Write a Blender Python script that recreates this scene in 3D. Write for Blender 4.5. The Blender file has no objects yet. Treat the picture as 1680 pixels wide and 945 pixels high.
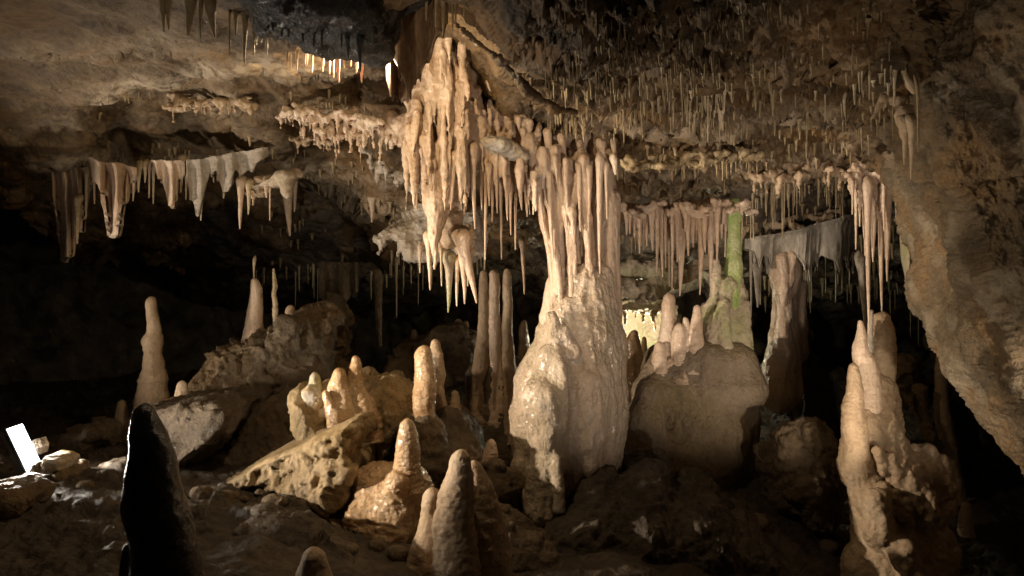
import bpy, math, random
import numpy as np
from mathutils import Vector
from mathutils.bvhtree import BVHTree

random.seed(11)
R = math.radians
# ------------------------------------------------------------------ camera, world, lights, exposure
scene = bpy.context.scene
COL = scene.collection
F = 1270.0          # focal length in photo pixels (1680 wide)
CX, CY = 840.0, 472.5

def P(px, py, d):
    return np.array([(px - CX) / F * d, d, (CY - py) / F * d])

cam_d = bpy.data.cameras.new('camera')
cam_d.sensor_width = 36.0
cam_d.lens = 36.0 * F / 1680.0
cam_d.clip_start = 0.05
cam_d.clip_end = 200.0
cam = bpy.data.objects.new('camera', cam_d)
cam.rotation_euler = (R(90), 0, 0)
COL.objects.link(cam)
scene.camera = cam

world = bpy.data.worlds.new('World')
scene.world = world
world.use_nodes = True
bg = world.node_tree.nodes['Background']
bg.inputs['Color'].default_value = (0.55, 0.62, 1.0, 1)
bg.inputs['Strength'].default_value = 0.0022

def spot(name, loc, target, power, color, angle, blend=0.6, size=0.06):
    l = bpy.data.lights.new(name, 'SPOT')
    l.energy = power; l.color = color; l.spot_size = R(angle); l.spot_blend = blend
    l.shadow_soft_size = size
    o = bpy.data.objects.new(name, l)
    o.location = loc
    v = Vector(target) - Vector(loc)
    o.rotation_euler = v.to_track_quat('-Z', 'Y').to_euler()
    COL.objects.link(o)
    return o

def point(name, loc, power, color, size=0.04):
    l = bpy.data.lights.new(name, 'POINT')
    l.energy = power; l.color = color; l.shadow_soft_size = size
    o = bpy.data.objects.new(name, l); o.location = loc
    COL.objects.link(o)
    return o

WARM = (1.0, 0.83, 0.64)
PINK = (1.0, 0.84, 0.71)
COOL = (0.86, 0.93, 1.0)
spot('left_spot', (-4.6, 2.85, -0.15), (-0.05, 4.35, -0.40), 1350, WARM, 30, 0.6, 0.04)
spot('far_left_spot', (-5.2, 4.1, -0.85), (0.5, 5.0, 0.62), 440, (1.0, 0.83, 0.65), 58, 0.6, 0.04)  # unseen spot added to spread the flood lamp's raking light evenly
spot('left_upper_spot', (-2.3, 2.3, -0.8), (0.1, 5.0, 0.75), 150, WARM, 46, 0.8, 0.03)
spot('left_ledge_spot', (-1.7, 1.3, -0.8), (-1.8, 4.1, 1.15), 26, WARM, 74, 0.9, 0.03)  # unseen fill added for the left ledge and top-left stalactites
spot('floor_spot', (1.25, 1.5, -1.25), (1.0, 5.4, 0.50), 190, PINK, 50, 0.8, 0.04)
spot('mound_spot', (2.1, 3.9, -1.1), (1.5, 6.0, -0.10), 62, WARM, 64, 0.8, 0.03)  # extra unseen lamp added to brighten the mound and green column
spot('cascade_spot', (1.9, 2.2, -0.6), (2.35, 4.9, -0.30), 72, WARM, 42, 0.8, 0.03)
spot('right_spot', (0.3, 1.0, -0.6), (2.1, 2.7, 0.75), 34, WARM, 66, 0.9, 0.04)  # wide unseen fill added to lift the right wall
spot('ceiling_spot', (1.9, 2.6, -0.9), (0.6, 3.9, 1.3), 28, WARM, 90, 0.9, 0.02)
spot('slope_spot', (-3.4, 3.6, 0.1), (-2.0, 6.2, -0.4), 18, WARM, 60, 0.8, 0.04)
spot('drapery_spot', (-0.9, 1.4, -0.9), (-0.45, 3.5, 1.25), 110, WARM, 26, 0.9, 0.03)  # warm fill from no visible source, added for the orange drapery
spot('near_spot', (-1.25, 2.75, -0.75), (-0.28, 3.5, -1.0), 7, WARM, 34, 0.9, 0.05)  # low fill added to brighten the tan foreground stalagmite
spot('front_spot', (0.0, 1.6, -0.9), (0.40, 5.0, -0.30), 18, WARM, 30, 0.9, 0.08)
point('roof_lamp_glow', tuple(P(604, 101, 3.76)), 34, (1.0, 0.76, 0.46), 0.012)
point('rear_lamp_glow', tuple(P(1062, 548, 8.1)), 34, (1.0, 0.93, 0.66), 0.04)
point('rear_left_glow', tuple(P(880, 640, 8.2)), 4, (1.0, 0.6, 0.3), 0.05)

scene.view_settings.view_transform = 'Standard'
scene.view_settings.look = 'None'
scene.view_settings.gamma = 1.0
scene.view_settings.exposure = 0.0
scene.cycles.max_bounces = 6
scene.cycles.diffuse_bounces = 3
scene.cycles.glossy_bounces = 2
scene.cycles.use_denoising = True
scene.cycles.sample_clamp_indirect = 4.0

# ------------------------------------------------------------------ numpy noise
_r = np.random.RandomState(5)
PERM = np.tile(_r.permutation(256), 3).astype(np.int32)
GR = _r.normal(size=(256, 3)).astype(np.float32)
GR /= np.linalg.norm(GR, axis=1)[:, None]

def gn(p):
    p = np.asarray(p, dtype=np.float32)
    i = np.floor(p).astype(np.int32)
    f = p - i
    i &= 255
    u = f * f * f * (f * (f * 6 - 15) + 10)
    out = np.zeros(len(p), np.float32)
    for dx in (0, 1):
        a = PERM[i[:, 0] + dx]
        wx = u[:, 0] if dx else 1 - u[:, 0]
        for dy in (0, 1):
            b = PERM[a + i[:, 1] + dy]
            wy = wx * (u[:, 1] if dy else 1 - u[:, 1])
            for dz in (0, 1):
                c = PERM[b + i[:, 2] + dz]
                g = GR[c]
                dot = g[:, 0] * (f[:, 0] - dx) + g[:, 1] * (f[:, 1] - dy) + g[:, 2] * (f[:, 2] - dz)
                out += wy * (u[:, 2] if dz else 1 - u[:, 2]) * dot
    return out * 1.5

def fbm(p, s, o=4, g=0.5, off=0.0):
    r = np.zeros(len(p), np.float32); a = 1.0
    for k in range(o):
        r += a * gn(p * (s * 2.03 ** k) + (off + 17.3 * k)); a *= g
    return r

def ridged(p, s, o=4, g=0.5, off=0.0):
    r = np.zeros(len(p), np.float32); a = 1.0; t = 0
    for k in range(o):
        r += a * (1 - 2.2 * np.abs(gn(p * (s * 2.07 ** k) + (off + 9.1 * k)))); t += a; a *= g
    return r / t

def cells(p, s, off=0.0):
    """distance to the nearest jittered cell point"""
    q = p * s + off
    i = np.floor(q).astype(np.int32)
    best = np.full(len(p), 9.0, np.float32)
    for dx in (-1, 0, 1):
        for dy in (-1, 0, 1):
            for dz in (-1, 0, 1):
                c = i + np.array([dx, dy, dz])
                h = PERM[PERM[PERM[c[:, 0] & 255] + (c[:, 1] & 255)] + (c[:, 2] & 255)]
                dd = c + 0.5 + 0.45 * GR[h] - q
                best = np.minimum(best, (dd * dd).sum(1))
    return np.sqrt(best)

def facets(p, s, off=0.0):
    """broken-rock relief: every cell is one tilted plane"""
    q = p * s + off
    i = np.floor(q).astype(np.int32)
    best = np.full(len(p), 9.0, np.float32); val = np.zeros(len(p), np.float32)
    for dx in (-1, 0, 1):
        for dy in (-1, 0, 1):
            for dz in (-1, 0, 1):
                c = i + np.array([dx, dy, dz])
                h = PERM[PERM[PERM[c[:, 0] & 255] + (c[:, 1] & 255)] + (c[:, 2] & 255)]
                r = q - (c + 0.5 + 0.45 * GR[h])
                d2 = (r * r).sum(1); m = d2 < best
                best = np.where(m, d2, best)
                val = np.where(m, (r * GR[(h + 91) & 255]).sum(1) + 0.5 * GR[(h + 17) & 255][:, 0], val)
    return val

def sstep(x):
    x = np.clip(x, 0, 1)
    return x * x * (3 - 2 * x)

# ------------------------------------------------------------------ mesh helpers
def mesh_np(name, v, q, mat, attrs=None, tris=False):
    n = 3 if tris else 4
    me = bpy.data.meshes.new(name)
    v = np.asarray(v, np.float32); q = np.asarray(q, np.int32)
    me.vertices.add(len(v)); me.vertices.foreach_set('co', v.ravel())
    me.loops.add(len(q) * n); me.loops.foreach_set('vertex_index', q.ravel())
    me.polygons.add(len(q))
    me.polygons.foreach_set('loop_start', np.arange(0, len(q) * n, n, dtype=np.int32))
    me.polygons.foreach_set('loop_total', np.full(len(q), n, np.int32))
    me.polygons.foreach_set('use_smooth', np.ones(len(q), bool))
    me.update(calc_edges=True)
    if attrs:
        for k, a in attrs.items():
            at = me.attributes.new(k, 'FLOAT', 'POINT')
            at.data.foreach_set('value', np.asarray(a, np.float32))
    if mat: me.materials.append(mat)
    return me

def obj(name, me, parent=None, loc=None):
    o = bpy.data.objects.new(name, me)
    COL.objects.link(o)
    if parent is not None: o.parent = parent
    if loc is not None: o.location = loc
    return o

def tag(o, label, cat, group=None):
    o['label'] = label; o['category'] = cat
    if group: o['group'] = group
    return o

def thing(name, label, cat, loc=(0, 0, 0), group=None):
    o = bpy.data.objects.new(name, None)
    o.empty_display_size = 0.1
    COL.objects.link(o); o.location = loc
    return tag(o, label, cat, group)

def recentre(o):
    """move the origin of a mesh object to the middle of its foot"""
    me = o.data
    n = len(me.vertices); a = np.empty(n * 3, np.float32); me.vertices.foreach_get('co', a); a = a.reshape(-1, 3)
    c = (a.min(0) + a.max(0)) / 2; c[2] = a[:, 2].min()
    a -= c; me.vertices.foreach_set('co', a.ravel()); me.update()
    o.location = Vector(c.tolist()) + Vector(o.location)
    return o

def grid_quads(nu, nv, wrap=False):
    a = np.arange(nu * nv).reshape(nu, nv)
    if wrap: a = np.vstack([a, a[:1]])
    return np.stack([a[:-1, :-1], a[1:, :-1], a[1:, 1:], a[:-1, 1:]], -1).reshape(-1, 4)

def vnormals(v, q):
    n = np.zeros_like(v)
    fn = np.cross(v[q[:, 2]] - v[q[:, 0]], v[q[:, 3]] - v[q[:, 1]])
    for k in range(4):
        for ax in range(3):
            n[:, ax] += np.bincount(q[:, k], fn[:, ax], len(v))
    l = np.linalg.norm(n, axis=1); l[l == 0] = 1
    return n / l[:, None]

# ------------------------------------------------------------------ materials (all procedural)
def ramp(nt, src, stops):
    r = nt.nodes.new('ShaderNodeValToRGB')
    e = r.color_ramp.elements
    while len(e) < len(stops): e.new(0.5)
    for k, (p, c) in enumerate(stops):
        e[k].position = p; e[k].color = (c[0], c[1], c[2], 1)
    nt.links.new(src, r.inputs[0])
    return r.outputs['Color']

def noise(nt, vec, scale, detail=6, rough=0.6, dist=0.0):
    n = nt.nodes.new('ShaderNodeTexNoise')
    n.inputs['Scale'].default_value = scale; n.inputs['Detail'].default_value = detail
    n.inputs['Roughness'].default_value = rough; n.inputs['Distortion'].default_value = dist
    nt.links.new(vec, n.inputs['Vector'])
    return n.outputs['Fac']

def mixc(nt, fac, a, b, mode='MIX'):
    m = nt.nodes.new('ShaderNodeMix'); m.data_type = 'RGBA'; m.blend_type = mode
    for s, x in ((m.inputs['Factor'], fac), (m.inputs['A'], a), (m.inputs['B'], b)):
        if isinstance(x, (int, float)): s.default_value = x
        elif isinstance(x, tuple): s.default_value = (x[0], x[1], x[2], 1)
        else: nt.links.new(x, s)
    return m.outputs['Result']

def mth(nt, op, a, b):
    m = nt.nodes.new('ShaderNodeMath'); m.operation = op
    for s, x in ((m.inputs[0], a), (m.inputs[1], b)):
        if isinstance(x, (int, float)): s.default_value = x
        else: nt.links.new(x, s)
    return m.outputs[0]

def material(name, c_dark, c_mid, c_light, patch=None, patch_amt=0.5, rough=(0.3, 0.7), bump=0.5, bscale=30,
             streak=False, crust=None, sss=0.0, spec=0.5, patch_scale=1.3, scale=3.0, sparkle=0.0, coat=0.06, grain=0.55):
    m = bpy.data.materials.new(name); m.use_nodes = True
    nt = m.node_tree; bs = nt.nodes['Principled BSDF']
    g = nt.nodes.new('ShaderNodeNewGeometry')
    pos = g.outputs['Position']
    mp = nt.nodes.new('ShaderNodeMapping')
    mp.inputs['Scale'].default_value = (1, 1, 0.28) if streak else (1, 1, 1)
    nt.links.new(pos, mp.inputs['Vector']); vec = mp.outputs['Vector']
    c = ramp(nt, noise(nt, vec, scale, 9, 0.66, 0.3), [(0.30, c_dark), (0.5, c_mid), (0.72, c_light)])
    if patch:
        f = ramp(nt, noise(nt, vec, patch_scale, 5, 0.6, 0.6), [(0.47, (0, 0, 0)), (0.66, (patch_amt,) * 3)])
        c = mixc(nt, f, c, patch)
    fine = noise(nt, pos, bscale * 1.7, 7, 0.7)
    c = mixc(nt, grain, c, ramp(nt, fine, [(0.34, (0.35, 0.33, 0.30)), (0.56, (1.0, 1.0, 1.0))]), 'MULTIPLY')
    if crust:
        a = nt.nodes.new('ShaderNodeAttribute'); a.attribute_name = 'crust'
        f = mth(nt, 'MULTIPLY', a.outputs['Fac'], ramp(nt, noise(nt, pos, 16, 6, 0.65), [(0.38, (0.1,) * 3), (0.56, (1,) * 3)]))
        c = mixc(nt, f, c, crust)
    nt.links.new(c, bs.inputs['Base Color'])
    rr = ramp(nt, noise(nt, pos, 9, 6, 0.6), [(0.35, (rough[0],) * 3), (0.65, (rough[1],) * 3)])
    nt.links.new(rr, bs.inputs['Roughness'])
    bs.inputs['Specular IOR Level'].default_value = spec
    bs.inputs['Coat Weight'].default_value = coat
    bs.inputs['Coat Roughness'].default_value = 0.06
    if sss > 0:
        bs.inputs['Subsurface Weight'].default_value = sss
        bs.inputs['Subsurface Radius'].default_value = (0.05, 0.022, 0.01)
        bs.inputs['Subsurface Scale'].default_value = 0.6
    h1 = noise(nt, vec, bscale, 10, 0.68, 0.2)
    h2 = noise(nt, pos, 52, 5, 0.6)
    h = mth(nt, 'ADD', mth(nt, 'MULTIPLY', h1, 1.0), mth(nt, 'MULTIPLY', h2, 0.12 + 1.3 * sparkle))
    b = nt.nodes.new('ShaderNodeBump'); b.inputs['Strength'].default_value = bump
    b.inputs['Distance'].default_value = 0.045
    nt.links.new(h, b.inputs['Height']); nt.links.new(b.outputs['Normal'], bs.inputs['Normal'])
    if coat >= 0.35:      # patches of running water, dry between
        wet = ramp(nt, noise(nt, vec, 5.5, 3, 0.6), [(0.44, (0.08,) * 3), (0.60, (coat,) * 3)])
        nt.links.new(wet, bs.inputs['Coat Weight'])
        # a film of water: smooth ripples about two centimetres wide
        cb2 = nt.nodes.new('ShaderNodeBump'); cb2.inputs['Strength'].default_value = 1.0; cb2.inputs['Distance'].default_value = 0.0075
        nt.links.new(noise(nt, pos, 46, 1.6, 0.5), cb2.inputs['Height'])
        nt.links.new(cb2.outputs['Normal'], bs.inputs['Coat Normal'])
        bs.inputs['Coat Roughness'].default_value = 0.2; bs.inputs['Coat IOR'].default_value = 1.7
    else:
        nt.links.new(b.outputs['Normal'], bs.inputs['Coat Normal'])
    return m

M = {}
M['ceiling'] = material('ceiling rock', (0.032, 0.019, 0.008), (0.118, 0.072, 0.029), (0.25, 0.17, 0.088), patch=(0.22, 0.112, 0.030),
                        patch_amt=0.8, rough=(0.3, 0.7), bump=0.7, bscale=22, sparkle=0.0, crust=(0.50, 0.40, 0.28), scale=3.6)
M['rear'] = material('rear rock', (0.05, 0.036, 0.025), (0.13, 0.10, 0.07), (0.25, 0.20, 0.14), rough=(0.35, 0.8), bump=0.8, bscale=20, crust=(0.42, 0.37, 0.28))
M['wet_dark'] = material('wet black rock', (0.012, 0.011, 0.010), (0.03, 0.026, 0.022), (0.08, 0.06, 0.04), rough=(0.25, 0.6), bump=0.9, bscale=24, spec=0.4, sparkle=0.2, coat=0.2)
M['wall'] = material('right wall rock', (0.08, 0.056, 0.031), (0.18, 0.128, 0.070), (0.29, 0.215, 0.13), patch=(0.30, 0.16, 0.05), patch_amt=0.6,
                     rough=(0.4, 0.8), bump=0.8, bscale=26, scale=4.0, patch_scale=2.6, sparkle=0.12, crust=(0.42, 0.36, 0.26))
M['floor'] = material('cave floor', (0.03, 0.022, 0.015), (0.08, 0.06, 0.04), (0.15, 0.115, 0.08), rough=(0.45, 0.85), coat=0.08, bump=0.8, bscale=16, sparkle=0.1)
M['floor_grey'] = M['floor']
M['boulder'] = material('brown boulder', (0.055, 0.038, 0.022), (0.15, 0.108, 0.064), (0.28, 0.21, 0.135), patch=(0.26, 0.16, 0.06), patch_amt=0.6,
                        rough=(0.4, 0.8), bump=0.8, bscale=20)
M['pitted'] = material('ochre pitted boulder', (0.16, 0.11, 0.06), (0.36, 0.26, 0.14), (0.52, 0.40, 0.25), patch=(0.34, 0.22, 0.06), patch_amt=0.5, rough=(0.45, 0.8), bump=0.8, bscale=20)
M['darkrock2'] = material('umber boulder', (0.045, 0.03, 0.017), (0.11, 0.077, 0.045), (0.20, 0.145, 0.09), coat=0.1, rough=(0.5, 0.85), bump=0.9, bscale=20)
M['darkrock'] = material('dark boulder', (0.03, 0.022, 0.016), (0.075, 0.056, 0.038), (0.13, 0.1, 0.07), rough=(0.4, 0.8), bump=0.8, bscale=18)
M['calcite'] = material('pink cream calcite', (0.46, 0.31, 0.20), (0.66, 0.49, 0.35), (0.78, 0.64, 0.50), rough=(0.2, 0.5), coat=0.35, bump=0.6, bscale=24, streak=True, sss=0.12, sparkle=0.15, grain=0.28)
M['calcite_wet'] = material('wet cream calcite', (0.38, 0.28, 0.18), (0.62, 0.48, 0.345), (0.76, 0.64, 0.50), patch=(0.42, 0.36, 0.22), patch_amt=0.45, rough=(0.15, 0.4), coat=0.75, bump=0.75, bscale=26,
                            streak=True, scale=5.0, patch_scale=3.0, sss=0.12, spec=0.6, sparkle=0.35, grain=0.28)
M['calcite_gold'] = material('gold calcite', (0.34, 0.19, 0.08), (0.54, 0.35, 0.18), (0.72, 0.54, 0.34), rough=(0.10, 0.35), coat=1.0, bump=0.6, bscale=26, sss=0.2, spec=0.6, sparkle=0.2, grain=0.28)
M['calcite_tan'] = material('tan calcite', (0.27, 0.18, 0.105), (0.48, 0.345, 0.215), (0.64, 0.50, 0.345), rough=(0.3, 0.65), bump=0.55, bscale=24, sss=0.1, grain=0.28)
M['straw'] = material('straw calcite', (0.34, 0.25, 0.14), (0.50, 0.39, 0.24), (0.66, 0.55, 0.38), rough=(0.25, 0.5), bump=0.25, bscale=30, sss=0.0)
M['straw_dark'] = material('darker straw calcite', (0.20, 0.14, 0.07), (0.32, 0.235, 0.125), (0.45, 0.35, 0.2), rough=(0.3, 0.6), bump=0.25, bscale=30)  # darker, browner version of the straw calcite
M['orange'] = material('orange drapery calcite', (0.13, 0.075, 0.04), (0.25, 0.15, 0.08), (0.38, 0.25, 0.14), rough=(0.2, 0.5), bump=0.5, bscale=16, streak=True)
M['green'] = material('algae stained calcite', (0.30, 0.36, 0.12), (0.50, 0.56, 0.22), (0.70, 0.68, 0.42), patch=(0.24, 0.38, 0.08), patch_amt=0.8, rough=(0.3, 0.6), bump=0.5, bscale=24, scale=5, patch_scale=4, grain=0.28)
M['greenish'] = material('partly green calcite', (0.34, 0.26, 0.18), (0.52, 0.42, 0.30), (0.66, 0.56, 0.43), patch=(0.33, 0.38, 0.12), patch_amt=0.7, rough=(0.2, 0.5), bump=0.6, bscale=24, sss=0.1, patch_scale=2.6, sparkle=0.2, grain=0.28)
M['grey'] = material('grey calcite', (0.24, 0.20, 0.15), (0.40, 0.34, 0.27), (0.56, 0.49, 0.40), rough=(0.25, 0.6), bump=0.6, bscale=22, sparkle=0.15, grain=0.28)
M['whitegrey'] = material('chalky white calcite', (0.34, 0.33, 0.31), (0.52, 0.50, 0.47), (0.66, 0.65, 0.62), patch=(0.55, 0.36, 0.10), patch_amt=0.8, rough=(0.3, 0.6), bump=0.6, bscale=22, patch_scale=2.4)
M['curtain'] = material('pale grey drapery calcite', (0.34, 0.29, 0.23), (0.50, 0.44, 0.36), (0.62, 0.56, 0.47), rough=(0.25, 0.6), bump=0.45, bscale=20, streak=True, grain=0.25)
M['mound'] = material('brown grey flowstone', (0.13, 0.092, 0.058), (0.26, 0.195, 0.13), (0.38, 0.30, 0.215), patch=(0.32, 0.235, 0.085), patch_amt=0.5, crust=(0.66, 0.52, 0.38), rough=(0.2, 0.6), bump=0.7, bscale=22, sparkle=0.1, coat=0.12, grain=0.28)
M['unlit_black'] = material('unlit black stalagmite', (0.010, 0.008, 0.007), (0.022, 0.018, 0.015), (0.05, 0.04, 0.03), rough=(0.12, 0.35), bump=0.7, bscale=20, spec=0.6)  # near-black colour stands in for the stalagmite's unlit side

# ------------------------------------------------------------------ large sheets (ceiling, floor, walls)
def tps(ctrl):
    c = np.array(ctrl, float); xy = c[:, :2] / 500.0; n = len(c)
    def U(r2): return np.where(r2 > 1e-12, r2 * np.log(r2 + 1e-12), 0)
    K = U(((xy[:, None] - xy[None]) ** 2).sum(-1)) + np.eye(n) * 0.003
    Pm = np.hstack([np.ones((n, 1)), xy])
    A = np.block([[K, Pm], [Pm.T, np.zeros((3, 3))]])
    w = np.linalg.solve(A, np.concatenate([np.log(c[:, 2]), np.zeros(3)]))
    def f(px, py):
        q = np.stack([px, py], -1).reshape(-1, 2) / 500.0
        out = w[n] + q @ w[n + 1:]
        for k in range(n):
            out = out + w[k] * U(((q - xy[k]) ** 2).sum(-1))
        return np.exp(out).reshape(px.shape)
    return f

def sheet(name, xs, bound_near, bound_far, nv, ctrl, steps, disp, mat, lip=None, dlim=(1.2, 30), crust_w=1.0):
    """a surface given by real distances at control points; steps are overhanging rock ledges."""
    nx = len(xs)
    nr = np.interp(xs, *zip(*bound_near)); fr = np.interp(xs, *zip(*bound_far))
    fr = fr + 7 * np.array([math.sin(x * 0.05) + math.sin(x * 0.13 + 1) for x in xs])
    t = np.linspace(0, 1, nv)
    px = np.repeat(xs[:, None], nv, 1)
    py = nr[:, None] + (fr - nr)[:, None] * t[None]
    d = tps(ctrl)(px, py)
    crust = np.zeros_like(d)
    for (line, J, W, cr) in steps:
        lx, ly = zip(*line)
        L = np.interp(px, lx, ly)
        wob = gn(np.stack([px * 0.02, px * 0 + ly[0], px * 0], -1).reshape(-1, 3)).reshape(px.shape) * 14 + \
              gn(np.stack([px * 0.07, px * 0 + ly[0], px * 0], -1).reshape(-1, 3)).reshape(px.shape) * 6
        L = L + wob
        fade = sstep((px - lx[0]) / 60) * sstep((lx[-1] - px) / 60)
        d = d + J * fade * sstep((py - L) / W)
        crust = np.maximum(crust, cr * fade * np.exp(-((py - L + 6) / 16.0) ** 2))
    d = np.clip(d, *dlim)
    v = np.stack([(px - CX) / F * d, d, (CY - py) / F * d], -1)
    if lip is not None:
        k = np.linspace(0.04, 1, 14)[None, :, None]
        ext = v[:, -1:, :] + np.concatenate([k * 0, k * lip[0], lip[1] * k ** 0.5], -1)
        v = np.concatenate([v, ext], 1); nvt = nv + 14
        pxx = np.concatenate([px, np.repeat(px[:, -1:], 14, 1)], 1); pyy = np.concatenate([py, np.repeat(py[:, -1:], 14, 1)], 1)
        crust = np.concatenate([crust, np.repeat(crust[:, -1:], 14, 1)], 1)
    else:
        nvt = nv; pxx, pyy = px, py
    q = grid_quads(nx, nvt)
    vv = v.reshape(-1, 3)
    n = vnormals(vv, q)
    sgn = np.sign(-(n * vv).sum(1)); sgn[sgn == 0] = 1
    n *= sgn[:, None]
    # smooth the normals a little so ledges stay clean
    dd = disp(vv.astype(np.float32), pxx.ravel(), pyy.ravel())
    vv = vv + n * dd[:, None]
    me = mesh_np(name, vv, q, mat, {'crust': crust.ravel() * crust_w})
    o = obj(name, me); o['kind'] = 'structure'
    sub = vv.reshape(nx, nvt, 3)[::2, ::2]
    sq = grid_quads(sub.shape[0], sub.shape[1])
    bvh = BVHTree.FromPolygons(sub.reshape(-1, 3).tolist(), sq.tolist())
    return o, bvh

def cdisp(v, px, py):
    right = sstep((px - 760) / 160) * sstep((345 - py + 40) / 120)
    left = 1 - right
    A = np.array([1, 1.3, 1.6], np.float32)
    base = 0.07 * fbm(v, 0.9, 3) + 0.035 * fbm(v, 2.6, 3, off=4)
    Lr_ = np.array([0.55, 0.8, 2.2], np.float32)
    mid = 0.050 * ridged(v * Lr_, 2.6, 5, 0.55) + (0.006 + 0.016 * right) * ridged(v * A, 13, 4, 0.6) + 0.012 * ridged(v * Lr_, 9, 3, 0.6)
    lum = 0.085 * ridged(v * np.array([1.0, 1.5, 1.5], np.float32), 4.4, 5, 0.62) + 0.07 * (0.5 - cells(v, 9.0)) + 0.045 * (0.5 - cells(v, 21.0)) + 0.028 * ridged(v, 22, 3, 0.65)
    low = sstep((py - 280) / 40) * (1 - sstep((px - 900) / 100))
    blk = 0.07 * facets(v * np.array([1, 1, 1.5], np.float32), 2.4) * low + 0.03 * facets(v, 7) * low + 0.03 * (0.5 - cells(v, 9)) * low
    sl = v[:, 2] * 1.0 + v[:, 0] * 0.10 + 0.12 * gn(v * 1.3)
    strat = 0.045 * ridged(np.stack([v[:, 0] * 0.8, v[:, 1] * 0.3, sl * 9], -1), 1.0, 3, 0.6)
    mid = mid + 0.014 * facets(v * A, 7) * sstep(gn(v * 1.1) * 3 + 0.3)
    return base + mid * (0.75 + 0.5 * left * gn(v * 0.8) + 0.5 * right) + lum * right + blk + strat

XS = np.linspace(-420, 1530, 900)
CEIL_C = [(-400, -600, 2.0), (0, -600, 1.7), (500, -600, 1.6), (1000, -600, 1.5), (1500, -600, 1.9),
          (-400, 0, 3.6), (0, 0, 3.3), (300, 0, 3.2), (600, 0, 3.1), (850, 0, 2.9), (1100, 0, 2.7), (1400, 0, 2.9), (1640, 0, 4.2), (1640, 120, 4.6), (1640, -300, 3.4),
          (0, 130, 4.2), (250, 130, 4.2), (560, 110, 4.5), (700, 60, 4.9), (740, 130, 5.2), (690, 160, 5.3), (820, 190, 5.0), (860, 60, 3.7), (950, 100, 3.6), (1200, 100, 3.4), (1450, 100, 3.4),
          (0, 250, 5.2), (250, 255, 5.5), (560, 250, 5.4), (760, 250, 5.6), (950, 215, 5.2), (1200, 200, 4.1), (1450, 200, 4.3),
          (60, 350, 6.0), (250, 330, 6.2), (560, 320, 6.1), (780, 340, 6.2), (950, 300, 5.4), (1100, 300, 5.0), (1300, 280, 5.0), (1480, 260, 5.0),
          (120, 430, 7.2), (400, 430, 7.6), (640, 440, 7.6), (850, 420, 7.2), (1100, 350, 5.5), (1220, 340, 5.5), (1400, 300, 5.4)]
STEPS = [([(-60, 215), (60, 205), (180, 212), (330, 205), (450, 212)], 0.12, 8, 0.25), ([(120, 232), (260, 236), (420, 226), (600, 262)], 0.14, 8, 0.3), ([(-80, 60), (60, 80), (220, 70), (380, 92)], 0.14, 8, 0.3),
         ([(430, 275), (520, 285), (620, 300), (690, 300)], 0.15, 8, 0.5), ([(230, 318), (330, 330), (450, 322), (600, 350)], 0.2, 8, 0.3),
         ([(120, 150), (240, 132), (430, 105), (640, 112)], 0.32, 8, 0.8),
         ([(150, 150), (240, 152)], 0.35, 8, 0.2),
         ([(250, 165), (330, 168), (420, 170)], 0.28, 10, 0.8),
         ([(445, 170), (520, 176), (640, 190)], 0.30, 14, 1.0),
         ([(20, 270), (150, 262), (300, 268), (440, 244), (520, 300), (640, 345)], 0.55, 12, 0.9),
         ([(560, 350), (620, 345), (720, 352), (830, 350)], 0.5, 10, 0.6),
         ([(120, 390), (300, 395), (480, 385), (620, 400)], 0.5, 10, 0.25),
         ([(930, 245), (1050, 262), (1200, 258), (1330, 235), (1470, 190)], 0.45, 14, 0.5),
         ([(860, 175), (1000, 165), (1180, 175), (1300, 150), (1440, 160)], 0.30, 14, 0.45),
         ([(830, 60), (960, 40), (1100, 70), (1290, 50), (1450, 60)], 0.22, 14, 0.3),
         ([(1020, 290), (1100, 300), (1250, 282), (1400, 245)], 0.22, 9, 0.8),
         ([(1000, 320), (1100, 328), (1250, 312), (1420, 268)], 0.20, 9, 1.0)]
FAR_C = [(-420, 250), (0, 312), (60, 372), (110, 428), (200, 430), (400, 440), (640, 442), (760, 432), (880, 400), (1000, 352), (1100, 350),
         (1220, 342), (1300, 322), (1400, 292), (1480, 262), (1640, 250)]
ceiling, BV_C = sheet('cave_ceiling', XS, [(-420, -620), (1640, -620)], FAR_C, 520, CEIL_C, STEPS, cdisp, M['ceiling'], lip=(0.9, 0.5))

def rdisp(v, px, py):
    return 0.10 * ridged(v, 1.6, 4, 0.55) + 0.05 * (0.55 - cells(v, 4.0)) + 0.02 * fbm(v, 10, 3, 0.6)
REAR_C = [(380, 330, 7.9), (600, 360, 8.0), (900, 340, 7.4), (1150, 320, 6.3), (1400, 260, 6.2), (1700, 250, 6.4),
          (380, 440, 9.5), (600, 450, 9.6), (900, 440, 9.0), (1040, 420, 7.2), (1200, 400, 7.0), (1400, 360, 7.2), (1600, 350, 7.2),
          (380, 500, 12), (600, 500, 12), (900, 490, 11), (1060, 490, 8.3), (1200, 490, 8.6), (1400, 480, 9.0), (1600, 500, 9.0), (1250, 540, 11), (1500, 560, 11)]
RSTEP = [([(1000, 395), (1100, 398), (1230, 395), (1420, 352), (1600, 350)], 0.4, 8, 0.8),
         ([(1000, 455), (1060, 470), (1140, 440), (1230, 440), (1420, 420), (1650, 430)], 0.6, 8, 0.6),
         ([(1220, 500), (1420, 470), (1650, 480)], 0.6, 8, 0.7),
         ([(360, 455), (600, 448), (900, 450)], 0.6, 8, 0.4)]
rear_ceiling, BV_R = sheet('rear_ceiling', np.linspace(300, 1800, 420), [(300, 300), (1000, 300), (1800, 180)],
                           [(300, 500), (640, 510), (900, 500), (1010, 486), (1060, 496), (1150, 470), (1220, 520), (1330, 560), (1450, 560), (1800, 590)],
                           200, REAR_C, RSTEP, rdisp, M['rear'], lip=(0.9, 0.4))
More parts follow.
